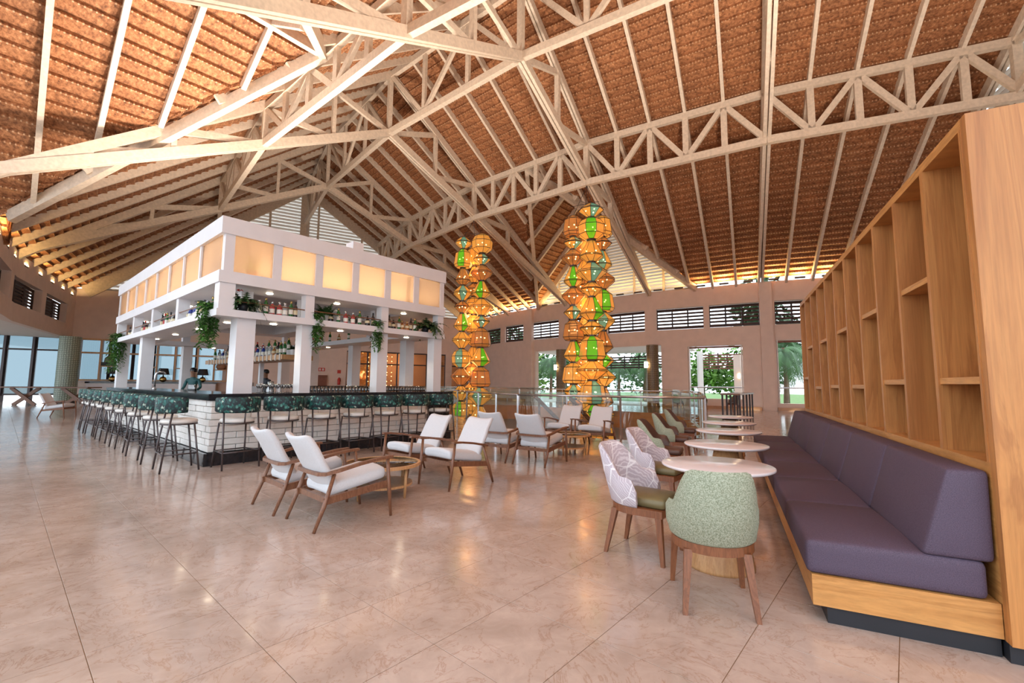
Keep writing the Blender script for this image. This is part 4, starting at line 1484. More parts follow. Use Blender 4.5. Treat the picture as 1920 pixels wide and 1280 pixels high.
# ================================================================== BAR STOOLS
def make_stool(label):
    t = thing('bar_stool', label, 'stool', (0, 0, 0), 0, 'bar stools')
    # faces local +y; seat
    MB().lathe([(.0, .70), (.20, .70), (.235, .715), (.245, .74), (.235, .765), (.19, .78), (0, .785)], 24).build('seat', M['seatwhite'], t, True)
    MB().tube([(.235 * cos(a), .235 * sin(a), .70) for a in [2 * pi * k / 20 for k in range(20)]], .012, 6, True).build('seat_ring', M['steel_dark'], t, True)
    # wraparound back band
    mb = MB()
    n = 18
    a0, a1 = radians(180 - 8), radians(360 + 8)
    rows = []
    for i in range(n + 1):
        a = a0 + (a1 - a0) * i / n
        e = 1 - 0.12 * (abs(2 * i / n - 1) ** 3)
        ring_ = []
        for (dr, z) in ((0, .87), (.035, .865), (.05, .89), (.05, 1.09), (.035, 1.115), (0, 1.11), (-.012, 1.08), (-.012, .90)):
            zz = .99 + (z - .99) * e
            r = .265 + dr
            ring_.append((r * cos(a) * 1.02, r * sin(a), zz))
        rows.append(ring_)
    m_ = 8
    vs = [p for r in rows for p in r]
    fs = []
    for i in range(n):
        for k in range(m_):
            k2 = (k + 1) % m_
            fs.append((i * m_ + k, (i + 1) * m_ + k, (i + 1) * m_ + k2, i * m_ + k2))
    fs += [tuple(range(m_)), tuple(n * m_ + k for k in range(m_ - 1, -1, -1))]
    mb.add(vs, fs)
    mb.build('backrest', M['leaf'], t, True)
    for sx in (-1, 1):
        MB().tube([(sx * .27, -.24, 0), (sx * .262, -.19, .5), (sx * .25, -.13, .90)], .014, 7).build('leg', M['steel_dark'], t, True)
        MB().tube([(sx * .24, .25, 0), (sx * .2, .16, .70)], .014, 7).build('leg', M['steel_dark'], t, True)
    MB().tube([(0, -.27, .70), (0, -.285, .90)], .011, 6).build('back_strut', M['steel_dark'], t, True)
    for a, b in (((-.266, -.218, .26), (.266, -.218, .26)), ((-.266, -.218, .26), (-.226, .218, .26)), ((.266, -.218, .26), (.226, .218, .26)), ((-.226, .218, .26), (.226, .218, .26))):
        MB().cone(a, b, .011, .011, 6).build('foot_rail', M['steel_dark'], t, True)
    return t
SR = [0.26, 0.98, 1.67, 2.36, 3.05, 3.76, 4.48]
SL = [-0.02, 1.12, 2.35, 3.6, 4.8, 5.9, 6.85, 7.7, 8.5]
first = make_stool('leaf-print bar stool on the right-hand side of the bar, first from the near corner')
first.location = bar(SR[0], -.42)
first.rotation_euler = (0, 0, BRZ + .06)
for i, s in enumerate(SR[1:]):
    dup(first, bar(s, -.42), BRZ + random.uniform(-.12, .12), 'leaf-print bar stool on the right-hand side of the bar, %s from the near corner' % ORD[i + 1])
for i, s in enumerate(SL):
    dup(first, bar(-.42, s), BRZ - pi / 2 + random.uniform(-.12, .12), 'leaf-print bar stool on the long left-hand side of the bar, %s from the near corner' % ORD[i])

# ================================================================== LOUNGE CHAIRS (face local +y)
def make_lounge(label):
    t = thing('lounge_chair', label, 'armchair', (0, 0, 0), 0, 'linen lounge chairs')
    def seatfn(p):
        z = p.z + .03 * (1 - (p.x / .28) ** 2) * (1 if p.z > 0 else .2) + p.y * .16
        return (p.x * (1 + .06 * p.y), p.y, z)
    MB().rbox((0, .03, .385), (.55, .60, .11), .045, seatfn, 3).build('seat_cushion', M['linen'], t, True)
    def backfn(p):
        f = (p.z + .25) / .5
        x = p.x * (1.0 - .10 * f)
        z = p.z + .028 * (p.x / .26) ** 2 * (1 if f > .5 else 0)
        y = p.y - .26 * f - .04 * f * f + .035 * (p.x / .26) ** 2
        return (x, y, z)
    MB().rbox((0, -.22, .60), (.53, .085, .50), .04, backfn, 3).build('back_cushion', M['linen'], t, True)
    for sx in (-1, 1):
        MB().tube([(sx * .315, -.42, 0), (sx * .315, -.335, .22), (sx * .30, -.24, .50)], [.015, .022, .017], 8).build('leg', M['walnut'], t, True)
        MB().tube([(sx * .315, .37, 0), (sx * .325, .335, .28), (sx * .335, .30, .60)], [.014, .021, .017], 8).build('leg', M['walnut'], t, True)
        MB().beam((sx * .30, -.335, .26), (sx * .31, .335, .335), .028, .065).build('side_rail', M['walnut'], t)
    MB().beam((-.30, -.30, .265), (.30, -.30, .265), .03, .05).build('cross_rail', M['walnut'], t)
    MB().beam((-.31, .28, .32), (.31, .28, .32), .03, .05).build('cross_rail', M['walnut'], t)
    # bent armrest running round behind the back
    pts = [(-.345, .345, .605), (-.345, .20, .597), (-.34, 0, .57), (-.325, -.20, .53), (-.29, -.315, .505), (-.22, -.352, .50), (0, -.362, .50),
           (.22, -.352, .50), (.29, -.315, .505), (.325, -.20, .53), (.34, 0, .57), (.345, .20, .597), (.345, .345, .605)]
    mb = MB()
    n = len(pts)
    P_ = [Vector(p) for p in pts]
    vs, fs = [], []
    for i, p in enumerate(P_):
        d = (P_[min(i + 1, n - 1)] - P_[max(i - 1, 0)]).normalized()
        sd = d.cross(Vector((0, 0, 1))).normalized()
        f = abs(2 * i / (n - 1) - 1)
        w, h = .016 + .012 * f, .017 - .005 * f
        vs += [p + sd * w + Vector((0, 0, h)), p - sd * w + Vector((0, 0, h)), p - sd * w - Vector((0, 0, h)), p + sd * w - Vector((0, 0, h))]
    for i in range(n - 1):
        for k in range(4):
            k2 = (k + 1) % 4
            fs.append((4 * i + k, 4 * i + k2, 4 * i + 4 + k2, 4 * i + 4 + k))
    fs += [(3, 2, 1, 0), tuple(4 * (n - 1) + k for k in range(4))]
    mb.add(vs, fs).build('armrest', M['walnut'], t)
    return t
def face(hd):
    return -radians(hd)       # heading measured clockwise from the viewing direction
l0 = make_lounge('linen lounge chair seen from behind, nearest the viewer in the front seating group')
def place(o, front, hd, label=None):
    d = Vector((sin(radians(hd)), cos(radians(hd)), 0))
    loc = Vector((front[0], front[1], 0)) - d * .33
    if label is None:
        o.location, o.rotation_euler = loc, (0, 0, face(hd))
        return o
    return dup(o, loc, face(hd), label)
place(l0, (-1.49, 4.94), 43)
place(l0, (-2.13, 5.46), 43, 'linen lounge chair seen from behind, on the far left of the front seating group')
place(l0, (-.985, 6.03), 222, 'linen lounge chair facing the viewer, nearer of the pair right of the front coffee table')
place(l0, (-1.65, 6.58), 222, 'linen lounge chair facing the viewer, farther of the pair right of the front coffee table')
place(l0, (.70, 8.22), 33.5, 'linen lounge chair seen from behind, right-hand one of the middle pair')
place(l0, (.05, 8.63), 33.5, 'linen lounge chair seen from behind, left-hand one of the middle pair')
place(l0, (1.65, 9.62), 213, 'linen lounge chair in front of the balustrade, right-hand one facing the viewer')
place(l0, (1.02, 10.05), 213, 'linen lounge chair in front of the balustrade, left-hand one facing the viewer')
place(l0, (-16.2, 16.6), 75, 'linen lounge chair standing alone by the left glazing')
place(l0, (-16.6, 18.8), 200, 'linen lounge chair tucked beyond the far end of the stool row')

# ------------------------------------------------------------------ round glass coffee tables
def coffee(loc, R_, label):
    t = thing('coffee_table', label, 'table', loc, .3, 'round coffee tables')
    MB().lathe([(0, .372), (R_ - .03, .372), (R_ - .03, .382), (0, .382)], 36).build('glass_top', M['smoke'], t, True)
    MB().lathe([(R_ - .03, .355), (R_, .355), (R_, .39), (R_ - .03, .39), (R_ - .03, .355)], 36).build('top_rim', M['oakpale'], t)
    MB().lathe([(0, .125), (R_ * .8, .125), (R_ * .8, .15), (0, .15)], 32).build('lower_shelf', M['oakpale'], t)
    for k in range(4):
        a = k * pi / 2 + pi / 4
        MB().cone((R_ * .8 * cos(a), R_ * .8 * sin(a), 0), (R_ * .82 * cos(a), R_ * .82 * sin(a), .36), .015, .022, 8).build('leg', M['oakpale'], t, True)
    return t
coffee((-1.58, 5.62, 0), .46, 'round glass-topped oak coffee table between the four front lounge chairs')
coffee((1.15, 9.0, 0), .42, 'round glass-topped oak coffee table between the chairs by the balustrade')

# ================================================================== TUB CHAIRS (face local +y)
def make_tub(label, shell, inner, seat, hgt=.86):
    t = thing('tub_chair', label, 'chair', (0, 0, 0), 0, 'upholstered tub chairs')
    n = 24
    vs, fs = [], []
    cols = []
    for i in range(n + 1):
        f = i / n
        a = radians(170) + radians(200) * f       # sweeps behind the sitter
        c = abs(2 * f - 1)                          # 0 at the back centre, 1 at the arm fronts
        s = max(0.0, min(1.0, (c - .36) / .34))
        s = s * s * (3 - 2 * s)
        top = hgt * (1 - s) + .625 * s
        if c > .86:
            top -= .10 * ((c - .86) / .14) ** 2
        ro_b, ro_t = .262, .295 - .012 * s
        col = []
        for z, r in ((.40, ro_b - .02), (.415, ro_b), (.40 + (top - .40) * .5, (ro_b + ro_t) / 2 + .008), (top - .03, ro_t), (top, ro_t - .018), (top - .012, ro_t - .045), (.40 + (top - .40) * .5, (ro_b + ro_t) / 2 - .045), (.43, ro_b - .05)):
            lean = -.07 * max(0, (z - .45)) * (1 - s) / .35
            col.append((r * cos(a) * .98, r * sin(a) * 1.0 + lean, z))
        cols.append(col)
    m_ = 8
    def surf(ks, name, mt):
        mb = MB()
        vs, fs = [], []
        w = len(ks)
        for col in cols:
            vs += [col[k] for k in ks]
        for i in range(n):
            for k in range(w - 1):
                fs.append((i * w + k, (i + 1) * w + k, (i + 1) * w + k + 1, i * w + k + 1))
        mb.add(vs, fs)
        return mb
    mo = surf([0, 1, 2, 3, 4], 'shell', shell)
    for col in (cols[0], cols[-1]):
        mo.add([col[k] for k in range(8)], [tuple(range(8))])
    mo.build('shell', shell, t, True)
    surf([4, 5, 6, 7], 'lining', inner).build('lining', inner, t, True)
    def sf(p):
        return (p.x, p.y, p.z + (.02 * (1 - (p.x / .22) ** 2) if p.z > 0 else 0))
    MB().rbox((0, .045, .435), (.385, .40, .075), .035, sf, 2).build('seat', seat, t, True)
    mb = MB()
    poly = [(.245 * cos(a), .245 * sin(a)) for a in [radians(180 + 9 * k) for k in range(21)]] + [(.225, .235), (-.225, .235)]
    mb.prism(poly, .345, .40)
    mb.build('seat_frame', M['walnutleg'], t)
    for sx in (-1, 1):
        for (x0, y0, x1, y1) in ((.20, .20, .225, .235), (.165, -.17, .20, -.245)):
            q = MB()
            for (xx, yy, z, h) in ((x1, y1, 0, .014), (x0, y0, .36, .024)):
                q.v += [(sx * xx + a * h, yy + b * h, z) for a, b in ((-1, -1), (1, -1), (1, 1), (-1, 1))]
            q.f += [(3, 2, 1, 0), (4, 5, 6, 7), (0, 1, 5, 4), (1, 2, 6, 5), (2, 3, 7, 6), (3, 0, 4, 7)]
            q.build('leg', M['walnutleg'], t)
    return t
A_ = Vector((sin(radians(25.8)), cos(radians(25.8)), 0))
N_ = Vector((cos(radians(25.8)), -sin(radians(25.8)), 0))
TABS = [(1.60, 3.56), (2.25, 4.78), (2.95, 6.18), (3.62, 7.55), (4.35, 9.0)]
g1 = make_tub('sage green tub chair with its back to the viewer at the nearest table', M['green'], M['green'], M['olive'])
g1.location = (1.30, 3.0, 0)
g1.rotation_euler = (0, 0, face(14))
lv = make_tub('lavender leaf-patterned tub chair at the nearest table', M['lavender'], M['lavender'], M['olive'])
lv.location = (1.10, 3.82, 0)
lv.rotation_euler = (0, 0, face(128))
dup(lv, (1.66, 5.12, 0), face(128), 'lavender leaf-patterned tub chair at the second table')
gb = make_tub('sage green tub chair with brown leather lining at the third table', M['green'], M['brownin'], M['brownin'])
gb.location = (2.18, 6.5, 0)
gb.rotation_euler = (0, 0, face(117))
dup(gb, (2.84, 7.92, 0), face(117), 'sage green tub chair with brown leather lining at the fourth table')
dup(gb, (3.54, 9.35, 0), face(117), 'sage green tub chair with brown leather lining at the farthest table')

# ------------------------------------------------------------------ round bistro tables
def bistro(loc, label):
    t = thing('bistro_table', label, 'table', loc, 0, 'round white-topped tables')
    MB().lathe([(0, .722), (.38, .722), (.405, .735), (.405, .748), (.397, .752), (0, .752)], 40).build('table_top', M['tabletop'], t, True)
    MB().lathe([(0, .69), (.14, .69), (.14, .722), (0, .722)], 20).build('top_plate', M['charcoal'], t)
    MB().lathe([(.245, 0), (.245, .02), (.115, .69), (0, .69)], 32).build('pedestal', M['oakpale'], t, True)
    return t
for (p, nm) in zip(TABS, ('nearest the viewer', 'second from the viewer', 'third from the viewer', 'fourth from the viewer', 'farthest from the viewer')):
    bistro((p[0], p[1], 0), 'round white-topped table with conical oak pedestal, ' + nm)

# ================================================================== BANQUETTE AND BOOKSHELF (local x = out from the shelf face, local y = along it)
AN = radians(90 - 25.8)          # direction of the run in the plan
def bn(a, n, z=0.0):
    return A_ * a + N_ * n + Vector((0, 0, z))
BZ = AN - pi / 2                 # local +y -> A_, local +x -> N_
A0, A1 = 3.24, 9.55
bq = thing('banquette', 'long aubergine banquette on an oak base along the bookshelf', 'bench', bn(A0, 0), BZ)
LN = A1 - A0
MB().span(.47, 1.205, .02, LN, 0, .095).build('plinth', M['charcoal'], bq)
MB().span(.40, 1.21, 0, LN, .095, .265).build('oak_base', M['oakh'], bq)
NS = 6
for i in range(NS):
    y0, y1 = LN * i / NS + .004, LN * (i + 1) / NS - .004
    sgn = random.uniform(-1, 1)
    def sfn(p, s=sgn):
        return (p.x, p.y, p.z + (.018 * (1 - (p.x / .4) ** 2) * (1 - (p.y / .55) ** 2) if p.z > 0 else 0))
    MB().rbox((.775, (y0 + y1) / 2, .362), (.80, y1 - y0, .195), .035, sfn, 3).build('seat_cushion', M['purple'], bq, True)
    def bfn(p):
        f = (p.z + .235) / .47
        return (p.x + .13 * f * (.5 - p.x / .3), p.y, p.z)
    MB().rbox((1.06, (y0 + y1) / 2, .69), (.30, y1 - y0, .47), .03, bfn, 2).build('back_cushion', M['purple'], bq, True)

bs = thing('bookshelf', 'tall oak bookshelf wall with open staggered compartments', 'bookshelf', bn(A0, 0), BZ)
H = 2.86
D0, D1 = 1.215, 1.87
MB().span(D0, D1 + .2, -.06, 0, .09, H).build('end_panel', M['oak'], bs)
MB().span(D0, D1 + .2, -.03, LN + .05, 0, .09).build('plinth', M['charcoal'], bs)
MB().span(D0, D1, 0, LN + .05, H - .06, H).build('top_board', M['oakh'], bs)
MB().span(D0, D1, 0, LN + .05, .09, .97).build('lower_panel', M['oakh'], bs)
MB().span(D1 - .02, D1, 0, LN + .05, .97, H - .06).build('back_panel', M['oak'], bs)
NC = 11
cw = (LN + .05) / NC
SH = {0: [1.40], 1: [2.08], 2: [1.40], 3: [2.05], 4: [1.36], 5: [2.02], 6: [1.36], 7: [2.0], 8: [1.34], 9: [2.0], 10: [1.5]}
for i in range(NC + 1):
    y = cw * i
    th = .045
    MB().span(D0 - .004, D1 - .02, max(0, y - th / 2), min(LN + .05, y + th / 2), .97, H - .06).build('upright', M['oak'], bs)
for i in range(NC):
    for z in SH[i]:
        MB().span(D0 + .006, D1 - .02, cw * i + .022, cw * (i + 1) - .022, z - .02, z + .02).build('shelf', M['oakh'], bs)

for i, a in enumerate((3.8, 5.6, 7.4, 9.2)):  # more added fill, unseen above the shelf, for the right-hand roof slope
    fill_uplight(bn(a, 1.6, H), BZ, 'unseen fill lamp added on top of the bookshelf, %s from the viewer' % ORD[i], 2600)

# ================================================================== LANTERN CHANDELIERS
G_AMB = tinted('amber lamp glass', (1.0, 0.54, 0.11), 0.42, 0.40, 3.0)
G_BRN = tinted('brown lamp glass', (0.88, 0.44, 0.13), 0.55, 0.24, 4.0)
G_GRN = tinted('green lamp glass', (0.10, 0.62, 0.02), 0.30, 0.4)
G_TEAL = tinted('teal lamp glass', (0.16, 0.48, 0.34), 0.36, 0.4)
SHAPES = {
    'dia': [(.30, 1), (1.0, .56), (1.0, .50), (.30, 0)],
    'bell': [(.30, 1), (.92, .30), (.95, .25), (.36, 0)],
    'jar': [(.34, 1), (.80, .80), (.98, .14), (.80, .0)],
    'dome': [(.34, 1), (.72, .88), (.98, .62), (.92, .22), (.42, 0)],
    'wide': [(.30, 1), (1.06, .55), (1.06, .47), (.30, 0)]}
_lm = {}
def lantern(parent, kind, R_, H_, loc, accent, brown, ph):
    key = (kind, round(R_, 2), round(H_, 2), accent, brown)
    n = 8
    if key not in _lm:
        prof = [(r * R_, z * H_) for r, z in SHAPES[kind]]
        def ringp(j, i):
            a = 2 * pi * i / n
            return (prof[j][0] * cos(a), prof[j][0] * sin(a), prof[j][1])
        body, acc = MB(), MB()
        body.uv, acc.uv = [], []
        for j in range(len(prof) - 1):
            for i in range(n):
                q = [ringp(j, i), ringp(j, i + 1), ringp(j + 1, i + 1), ringp(j + 1, i)]
                tgt = acc if (accent and i == 5) else body
                tgt.add(q, [(0, 1, 2, 3)])
                tgt.uv += [(0, 0), (1, 0), (1, 1), (0, 1)]
        wire = MB()
        for j in range(len(prof)):
            wire.tube([ringp(j, i) for i in range(n)], .016, 4, True)
        for i in range(n):
            wire.tube([ringp(j, i) for j in range(len(prof))], .012, 4)
        b1 = body.mesh('lamp_glass'); b1.materials.append(G_BRN if brown else G_AMB)
        a1 = None
        if accent:
            a1 = acc.mesh('accent_pane'); a1.materials.append(G_GRN if accent == 'g' else G_TEAL)
        w1 = wire.mesh('wire_frame'); w1.materials.append(M['steel_dark'])
        bl = MB()
        for k in range(3):
            a = 2 * pi * k / 3 + .4
            bl.lathe([(0, -.035), (.025, -.025), (.035, 0), (.025, .025), (0, .035)], 6, (R_ * .42 * cos(a), R_ * .42 * sin(a), H_ * .5))
        bl1 = bl.mesh('bulbs'); bl1.materials.append(M['bulb'])
        _lm[key] = (b1, a1, w1, bl1)
    b1, a1, w1, bl1 = _lm[key]
    o = link('lantern', b1, None, parent)
    o.location = loc
    o.rotation_euler = (0, 0, ph)
    if a1:
        link('accent_pane', a1, None, o)
    link('wire_frame', w1, None, o)
    link('bulb_cluster', bl1, None, o)

def chandelier(label, loc, strings, ztop_wire, ztop):
    t = thing('lantern_chandelier', label, 'chandelier', (loc[0], loc[1], ztop_wire), 0)
    for si, (dx, dy, z0, seq) in enumerate(strings):
        z = z0 - ztop_wire
        MB().cone((dx, dy, z), (0, 0, 0), .012, .012, 5).build('suspension_wire', M['steel_dark'], t)
        for li, (kind, R_, H_, acc, brn) in enumerate(seq):
            z -= H_
            lantern(t, kind, R_, H_, (dx, dy, z), acc, brn, radians((32, 12, 52)[(li + si) % 3]) )
            MB().lathe([(R_ * .34, -.07), (R_ * .34, 0.0)], 10, (dx, dy, z)).build('collar', M['steel_dark'], t)
            z -= .07
    for k in range(6):
        a = k * pi / 3
        MB().cone((0, 0, ztop - ztop_wire + .15), (.85 * cos(a), .85 * sin(a), ztop - ztop_wire - .05), .014, .014, 5).build('spoke', M['steel_dark'], t)
    for zz in (8.2, 5.2, 2.2):
        ld = bpy.data.lights.new('lantern_glow', 'POINT')
        ld.energy = 60
        ld.color = (1.0, 0.55, 0.2)
        ld.shadow_soft_size = .5
        l = bpy.data.objects.new('lantern_glow', ld)
        COL.objects.link(l)
        l.parent = t
        l.location = (0, 0, zz - ztop_wire)
    return t
D, B_, J, O, Wd = 'dia', 'bell', 'jar', 'dome', 'wide'
cR = P(R_RING, 0)
cL = P(R_RING, 1)
c2 = [(.10, -.55, 9.78, [(D, .58, .62, 't', 0), (O, .66, 1.02, 'g', 0), (B_, .60, .98, 0, 0), (Wd, .66, .86, 't', 0), (D, .52, .62, 0, 0), (B_, .62, 1.04, 'g', 0),
                          (D, .56, .62, 0, 0), (J, .66, 1.06, 'g', 0), (Wd, .70, .82, 0, 0), (J, .62, 1.0, 't', 0), (D, .56, .6, 'g', 0), (B_, .6, .9, 0, 0), (D, .5, .6, 0, 0)]),
      (-.66, .05, 9.42, [(J, .52, .98, 0, 1), (D, .46, .56, 't', 0), (Wd, .54, .74, 0, 1), (B_, .50, .96, 'g', 0), (Wd, .54, .80, 0, 1), (D, .46, .62, 't', 0), (J, .54, .92, 0, 1),
                          (B_, .52, .94, 'g', 0), (J, .56, .94, 0, 0), (D, .5, .62, 't', 0), (J, .5, .9, 0, 1), (B_, .5, .9, 'g', 0)]),
      (.72, .05, 9.42, [(J, .52, .98, 0, 0), (D, .46, .60, 0, 1), (B_, .50, .92, 't', 0), (Wd, .58, .84, 0, 1), (J, .56, 1.0, 'g', 0), (Wd, .56, .82, 't', 0), (B_, .52, 1.0, 0, 1),
                         (D, .5, .62, 'g', 0), (Wd, .56, .8, 0, 0), (B_, .5, .9, 0, 1), (D, .5, .6, 'g', 0), (J, .5, .9, 0, 0)]),
      (.0, .75, 9.3, [(D, .5, .7, 0, 0), (J, .5, 1.0, 0, 1), (B_, .5, .9, 0, 0), (D, .5, .7, 0, 1), (J, .5, 1.0, 0, 0), (B_, .5, .9, 0, 0), (D, .5, .7, 0, 0), (J, .5, 1.0, 0, 1), (D, .5, .7, 0, 0), (J, .5, 1.0, 0, 0)])]
chandelier('right-hand column of stacked amber and green glass lanterns over the stair void', cR, c2, 10.95, 9.9)
c1 = [(-.55, -.25, 9.82, [(D, .50, .66, 't', 0), (J, .54, 1.05, 'g', 0), (B_, .46, .95, 0, 1), (Wd, .52, .85, 't', 0), (D, .46, .64, 0, 1), (B_, .50, .98, 'g', 0), (Wd, .54, .92, 0, 0), (O, .56, 1.02, 't', 0),
                           (Wd, .54, .92, 0, 1), (D, .5, .8, 0, 0), (O, .5, 1.0, 'g', 0), (D, .5, .8, 0, 0), (B_, .5, .9, 0, 0)]),
      (.55, -.35, 9.98, [(O, .62, 1.12, 0, 0), (D, .50, .60, 't', 0), (Wd, .62, .86, 0, 1), (B_, .58, .96, 'g', 0), (Wd, .64, .92, 0, 0), (D, .50, .62, 't', 0), (J, .60, 1.06, 0, 1), (B_, .60, 1.02, 'g', 0),
                          (J, .62, 1.08, 0, 1), (Wd, .66, .96, 't', 0), (B_, .6, .95, 0, 0), (J, .6, 1.0, 0, 0), (D, .6, .8, 'g', 0)]),
      (.05, .55, 9.55, [(J, .5, 1.2, 0, 0), (B_, .5, .95, 0, 0), (D, .55, .75, 0, 1), (O, .5, 1.0, 0, 0), (J, .5, 1.0, 0, 0), (D, .5, .75, 0, 0), (B_, .5, .9, 0, 0), (J, .5, 1.0, 0, 1), (D, .5, .8, 0, 0), (O, .5, 1.0, 0, 0), (B_, .5, .9, 0, 0)])]
chandelier('left-hand column of stacked amber and green glass lanterns beside the bar', cL, c1, 10.95, 10.0)

# ================================================================== GLASS BALUSTRADE ROUND THE VOID
bal = thing('glass_balustrade', 'frameless glass balustrade with steel handrail around the stair void', 'balustrade', (VOID[0][0], VOID[0][1], 0))
b0 = Vector((VOID[0][0], VOID[0][1], 0))
for i in range(nV):
    a, b = Vector((*VOID[i], 0)) - b0, Vector((*VOID[(i + 1) % nV], 0)) - b0
    L = (b - a).length
    k = max(1, round(L / 1.7))
    MB().cone(a + Vector((0, 0, 1.06)), b + Vector((0, 0, 1.06)), .03, .03, 8).build('handrail', M['chrome'], bal, True)
    d = (b - a).normalized()
    nn = Vector((-d.y, d.x, 0)) * .006
    for j in range(k):
        p, q = a.lerp(b, j / k), a.lerp(b, (j + 1) / k)
        MB().beam(p, p + Vector((0, 0, 1.06)), .035, .05).build('post', M['chrome'], bal)
        p2, q2 = p + d * .05, q - d * .05
        up = Vector((0, 0, 1.15))
        MB().slab([p2 + Vector((0, 0, .04)), q2 + Vector((0, 0, .04)), q2 + up, p2 + up], nn).build('glass_panel', M['glassgreen'], bal)

# ------------------------------------------------------------------ stair down through the void
st = thing('staircase', 'timber stair with dark handrails descending into the void', 'staircase', (.75, 13.2, 0), pi / 2 - radians(41.3))
for i in range(19):
    MB().span(i * .29, i * .29 + .31, -1.2, 0, -.19 * (i + 1) - .05, -.19 * (i + 1)).build('tread', M['oakpale'], st)
for y in (-1.2, 0.0):
    MB().beam((0, y, -.25), (19 * .29, y, -.25 - 3.6), .06, .3).build('stringer', M['walnut'], st)
    MB().beam((-.1, y, 1.0), (18 * .29, y, 1.0 - 3.42), .05, .10).build('handrail', M['walnut'], st)
    for i in range(0, 18, 3):
        MB().beam((i * .29 + .1, y, -.19 * (i + 1)), (i * .29 + .1, y, .93 - .19 * i), .05, .05).build('baluster', M['walnut'], st)
MB().span(-.5, .05, -1.35, .15, -.12, -.0).build('landing', M['marble'], st)

# ================================================================== COLUMNS AND SCONCES IN THE FAR OPENING
def round_column(loc, r, h, m, label):
    t = thing('round_column', label, 'column', loc)
    mb = MB()
    mb.uv = []
    n = 28
    for i in range(n):
        a, b = 2 * pi * i / n, 2 * pi * (i + 1) / n
        mb.add([(r * cos(a), r * sin(a), 0), (r * cos(b), r * sin(b), 0), (r * cos(b), r * sin(b), h), (r * cos(a), r * sin(a), h)], [(0, 1, 2, 3)])
        mb.uv += [(a * r, 0), (b * r, 0), (b * r, h), (a * r, h)]
    mb.build('shaft', m, t, True)
    MB().lathe([(r + .03, 0), (r + .03, .08), (0, .08)], n).build('base_ring', M['frame_dark'], t)
    return t
pc1, pc2 = P(42.6, 1.05), P(42.6, -.03)
round_column((pc1.x, pc1.y, 0), .37, 3.85, M['mosaic'], 'round bronze-mosaic column left of the right-hand chandelier')
round_column((pc2.x, pc2.y, 0), .37, 3.85, M['mosaic'], 'round bronze-mosaic column right of the right-hand chandelier')
round_column((-26.6, 26.9, 0), .5, 3.95, M['mosaicgreen'], 'round green-mosaic column beside the left glazing')
def sconce(loc, label):
    t = thing('wall_sconce', label, 'lamp', loc, 0, 'sconces on the columns')
    MB().rbox((0, 0, 0), (.22, .16, .38), .04).build('shade', M['sconce'], t, True)
    MB().span(-.05, .3, .02, .1, -.04, .04).build('bracket', M['frame_dark'], t)
    return t
sconce((pc1.x - .45, pc1.y - .3, 2.55), 'lit sconce on the mosaic column left of the right-hand chandelier')
sconce((pc2.x - .48, pc2.y - .25, 2.6), 'lit sconce on the mosaic column right of the right-hand chandelier')

# ================================================================== TERRACE OUTSIDE THE FAR WALL
def polar(r, t, z=0.0):
    a = PHI + t * DL
    return Vector((CX + r * cos(a), CY + r * sin(a), z))
mb = MB()
for k in range(12):
    a, b = -.3 + 2.0 * k / 12, -.3 + 2.0 * (k + 1) / 12
    mb.slab([polar(37.5, a, 3.75), polar(37.5, b, 3.75), polar(42.2, b, 3.9), polar(42.2, a, 3.9)], (0, 0, .15))
struct(mb.build('ceiling_terrace', M['ceilwhite']))
def screen(t0, t1, r, z0, z1, nsl, m, label):
    s_ = thing('slatted_screen', label, 'screen', polar(r, t0, 0))
    o = polar(r, t0, 0)
    for i in range(nsl):
        z = z0 + (z1 - z0) * (i + .5) / nsl
        MB().beam(polar(r, t0, z) - o, polar(r, t1, z) - o, .04, (z1 - z0) / nsl * .55).build('slat', m, s_)
    for f in (0, .2, .4, .6, .8, 1):
        MB().beam(polar(r - .05, t0 + (t1 - t0) * f, z0 - .05) - o, polar(r - .05, t0 + (t1 - t0) * f, z1 + .05) - o, .07, .07).build('upright', M['frame_dark'], s_)
    MB().beam(polar(r, t0, 0) - o, polar(r, t0, 3.75) - o, .3, .3).build('column', M['outwhite'], s_)
    MB().beam(polar(r, t1, 0) - o, polar(r, t1, 3.75) - o, .3, .3).build('column', M['outwhite'], s_)
screen(.0, 1.0, 38.2, 2.55, 3.5, 5, M['louver'], 'dark slatted screen hanging under the terrace ceiling behind the chandelier')
screen(-.86, -.33, 37.2, 2.45, 3.55, 6, M['slatbrown'], 'red-brown slatted screen outside the right-hand tall window')
wcol = thing('terrace_pier', 'pinkish terrace pier with a lit sconce outside the right-hand tall window', 'pier', polar(37.4, -.8, 0))
MB().box((0, 0, 1.7), (.9, .5, 3.4), .5).build('pier', M['plaster'], wcol)
MB().rbox((-.35, -.35, 2.0), (.14, .14, .3), .03).build('sconce', M['sconce'], wcol)

def tree(loc, h, rr, m, label, nleaf=900, leaf=.28):
    t = thing('tree', label, 'tree', loc, 0, 'trees beyond the terrace')
    MB().tube([(0, 0, 0), (.1, .05, h * .35), (0, .1, h * .75)], [.16, .12, .05], 7).build('trunk', M['trunk'], t, True)
    mb = MB()
    blobs = [(Vector((random.uniform(-.6, .6) * rr, random.uniform(-.6, .6) * rr, h * random.uniform(.3, .92))), rr * random.uniform(.45, .75)) for _ in range(9)]
    for k in range(nleaf):
        c, q = random.choice(blobs)
        d = Vector((random.gauss(0, 1), random.gauss(0, 1), random.gauss(0, 1))).normalized()
        p = c + d * q * random.uniform(.7, 1)
        a = Vector((random.gauss(0, 1), random.gauss(0, 1), random.gauss(0, .5))).normalized() * leaf
        b = d.cross(a).normalized() * leaf * .45
        mb.add([p - a, p + b, p + a, p - b], [(0, 1, 2, 3)])
    mb.build('crown', m, t)
    return t
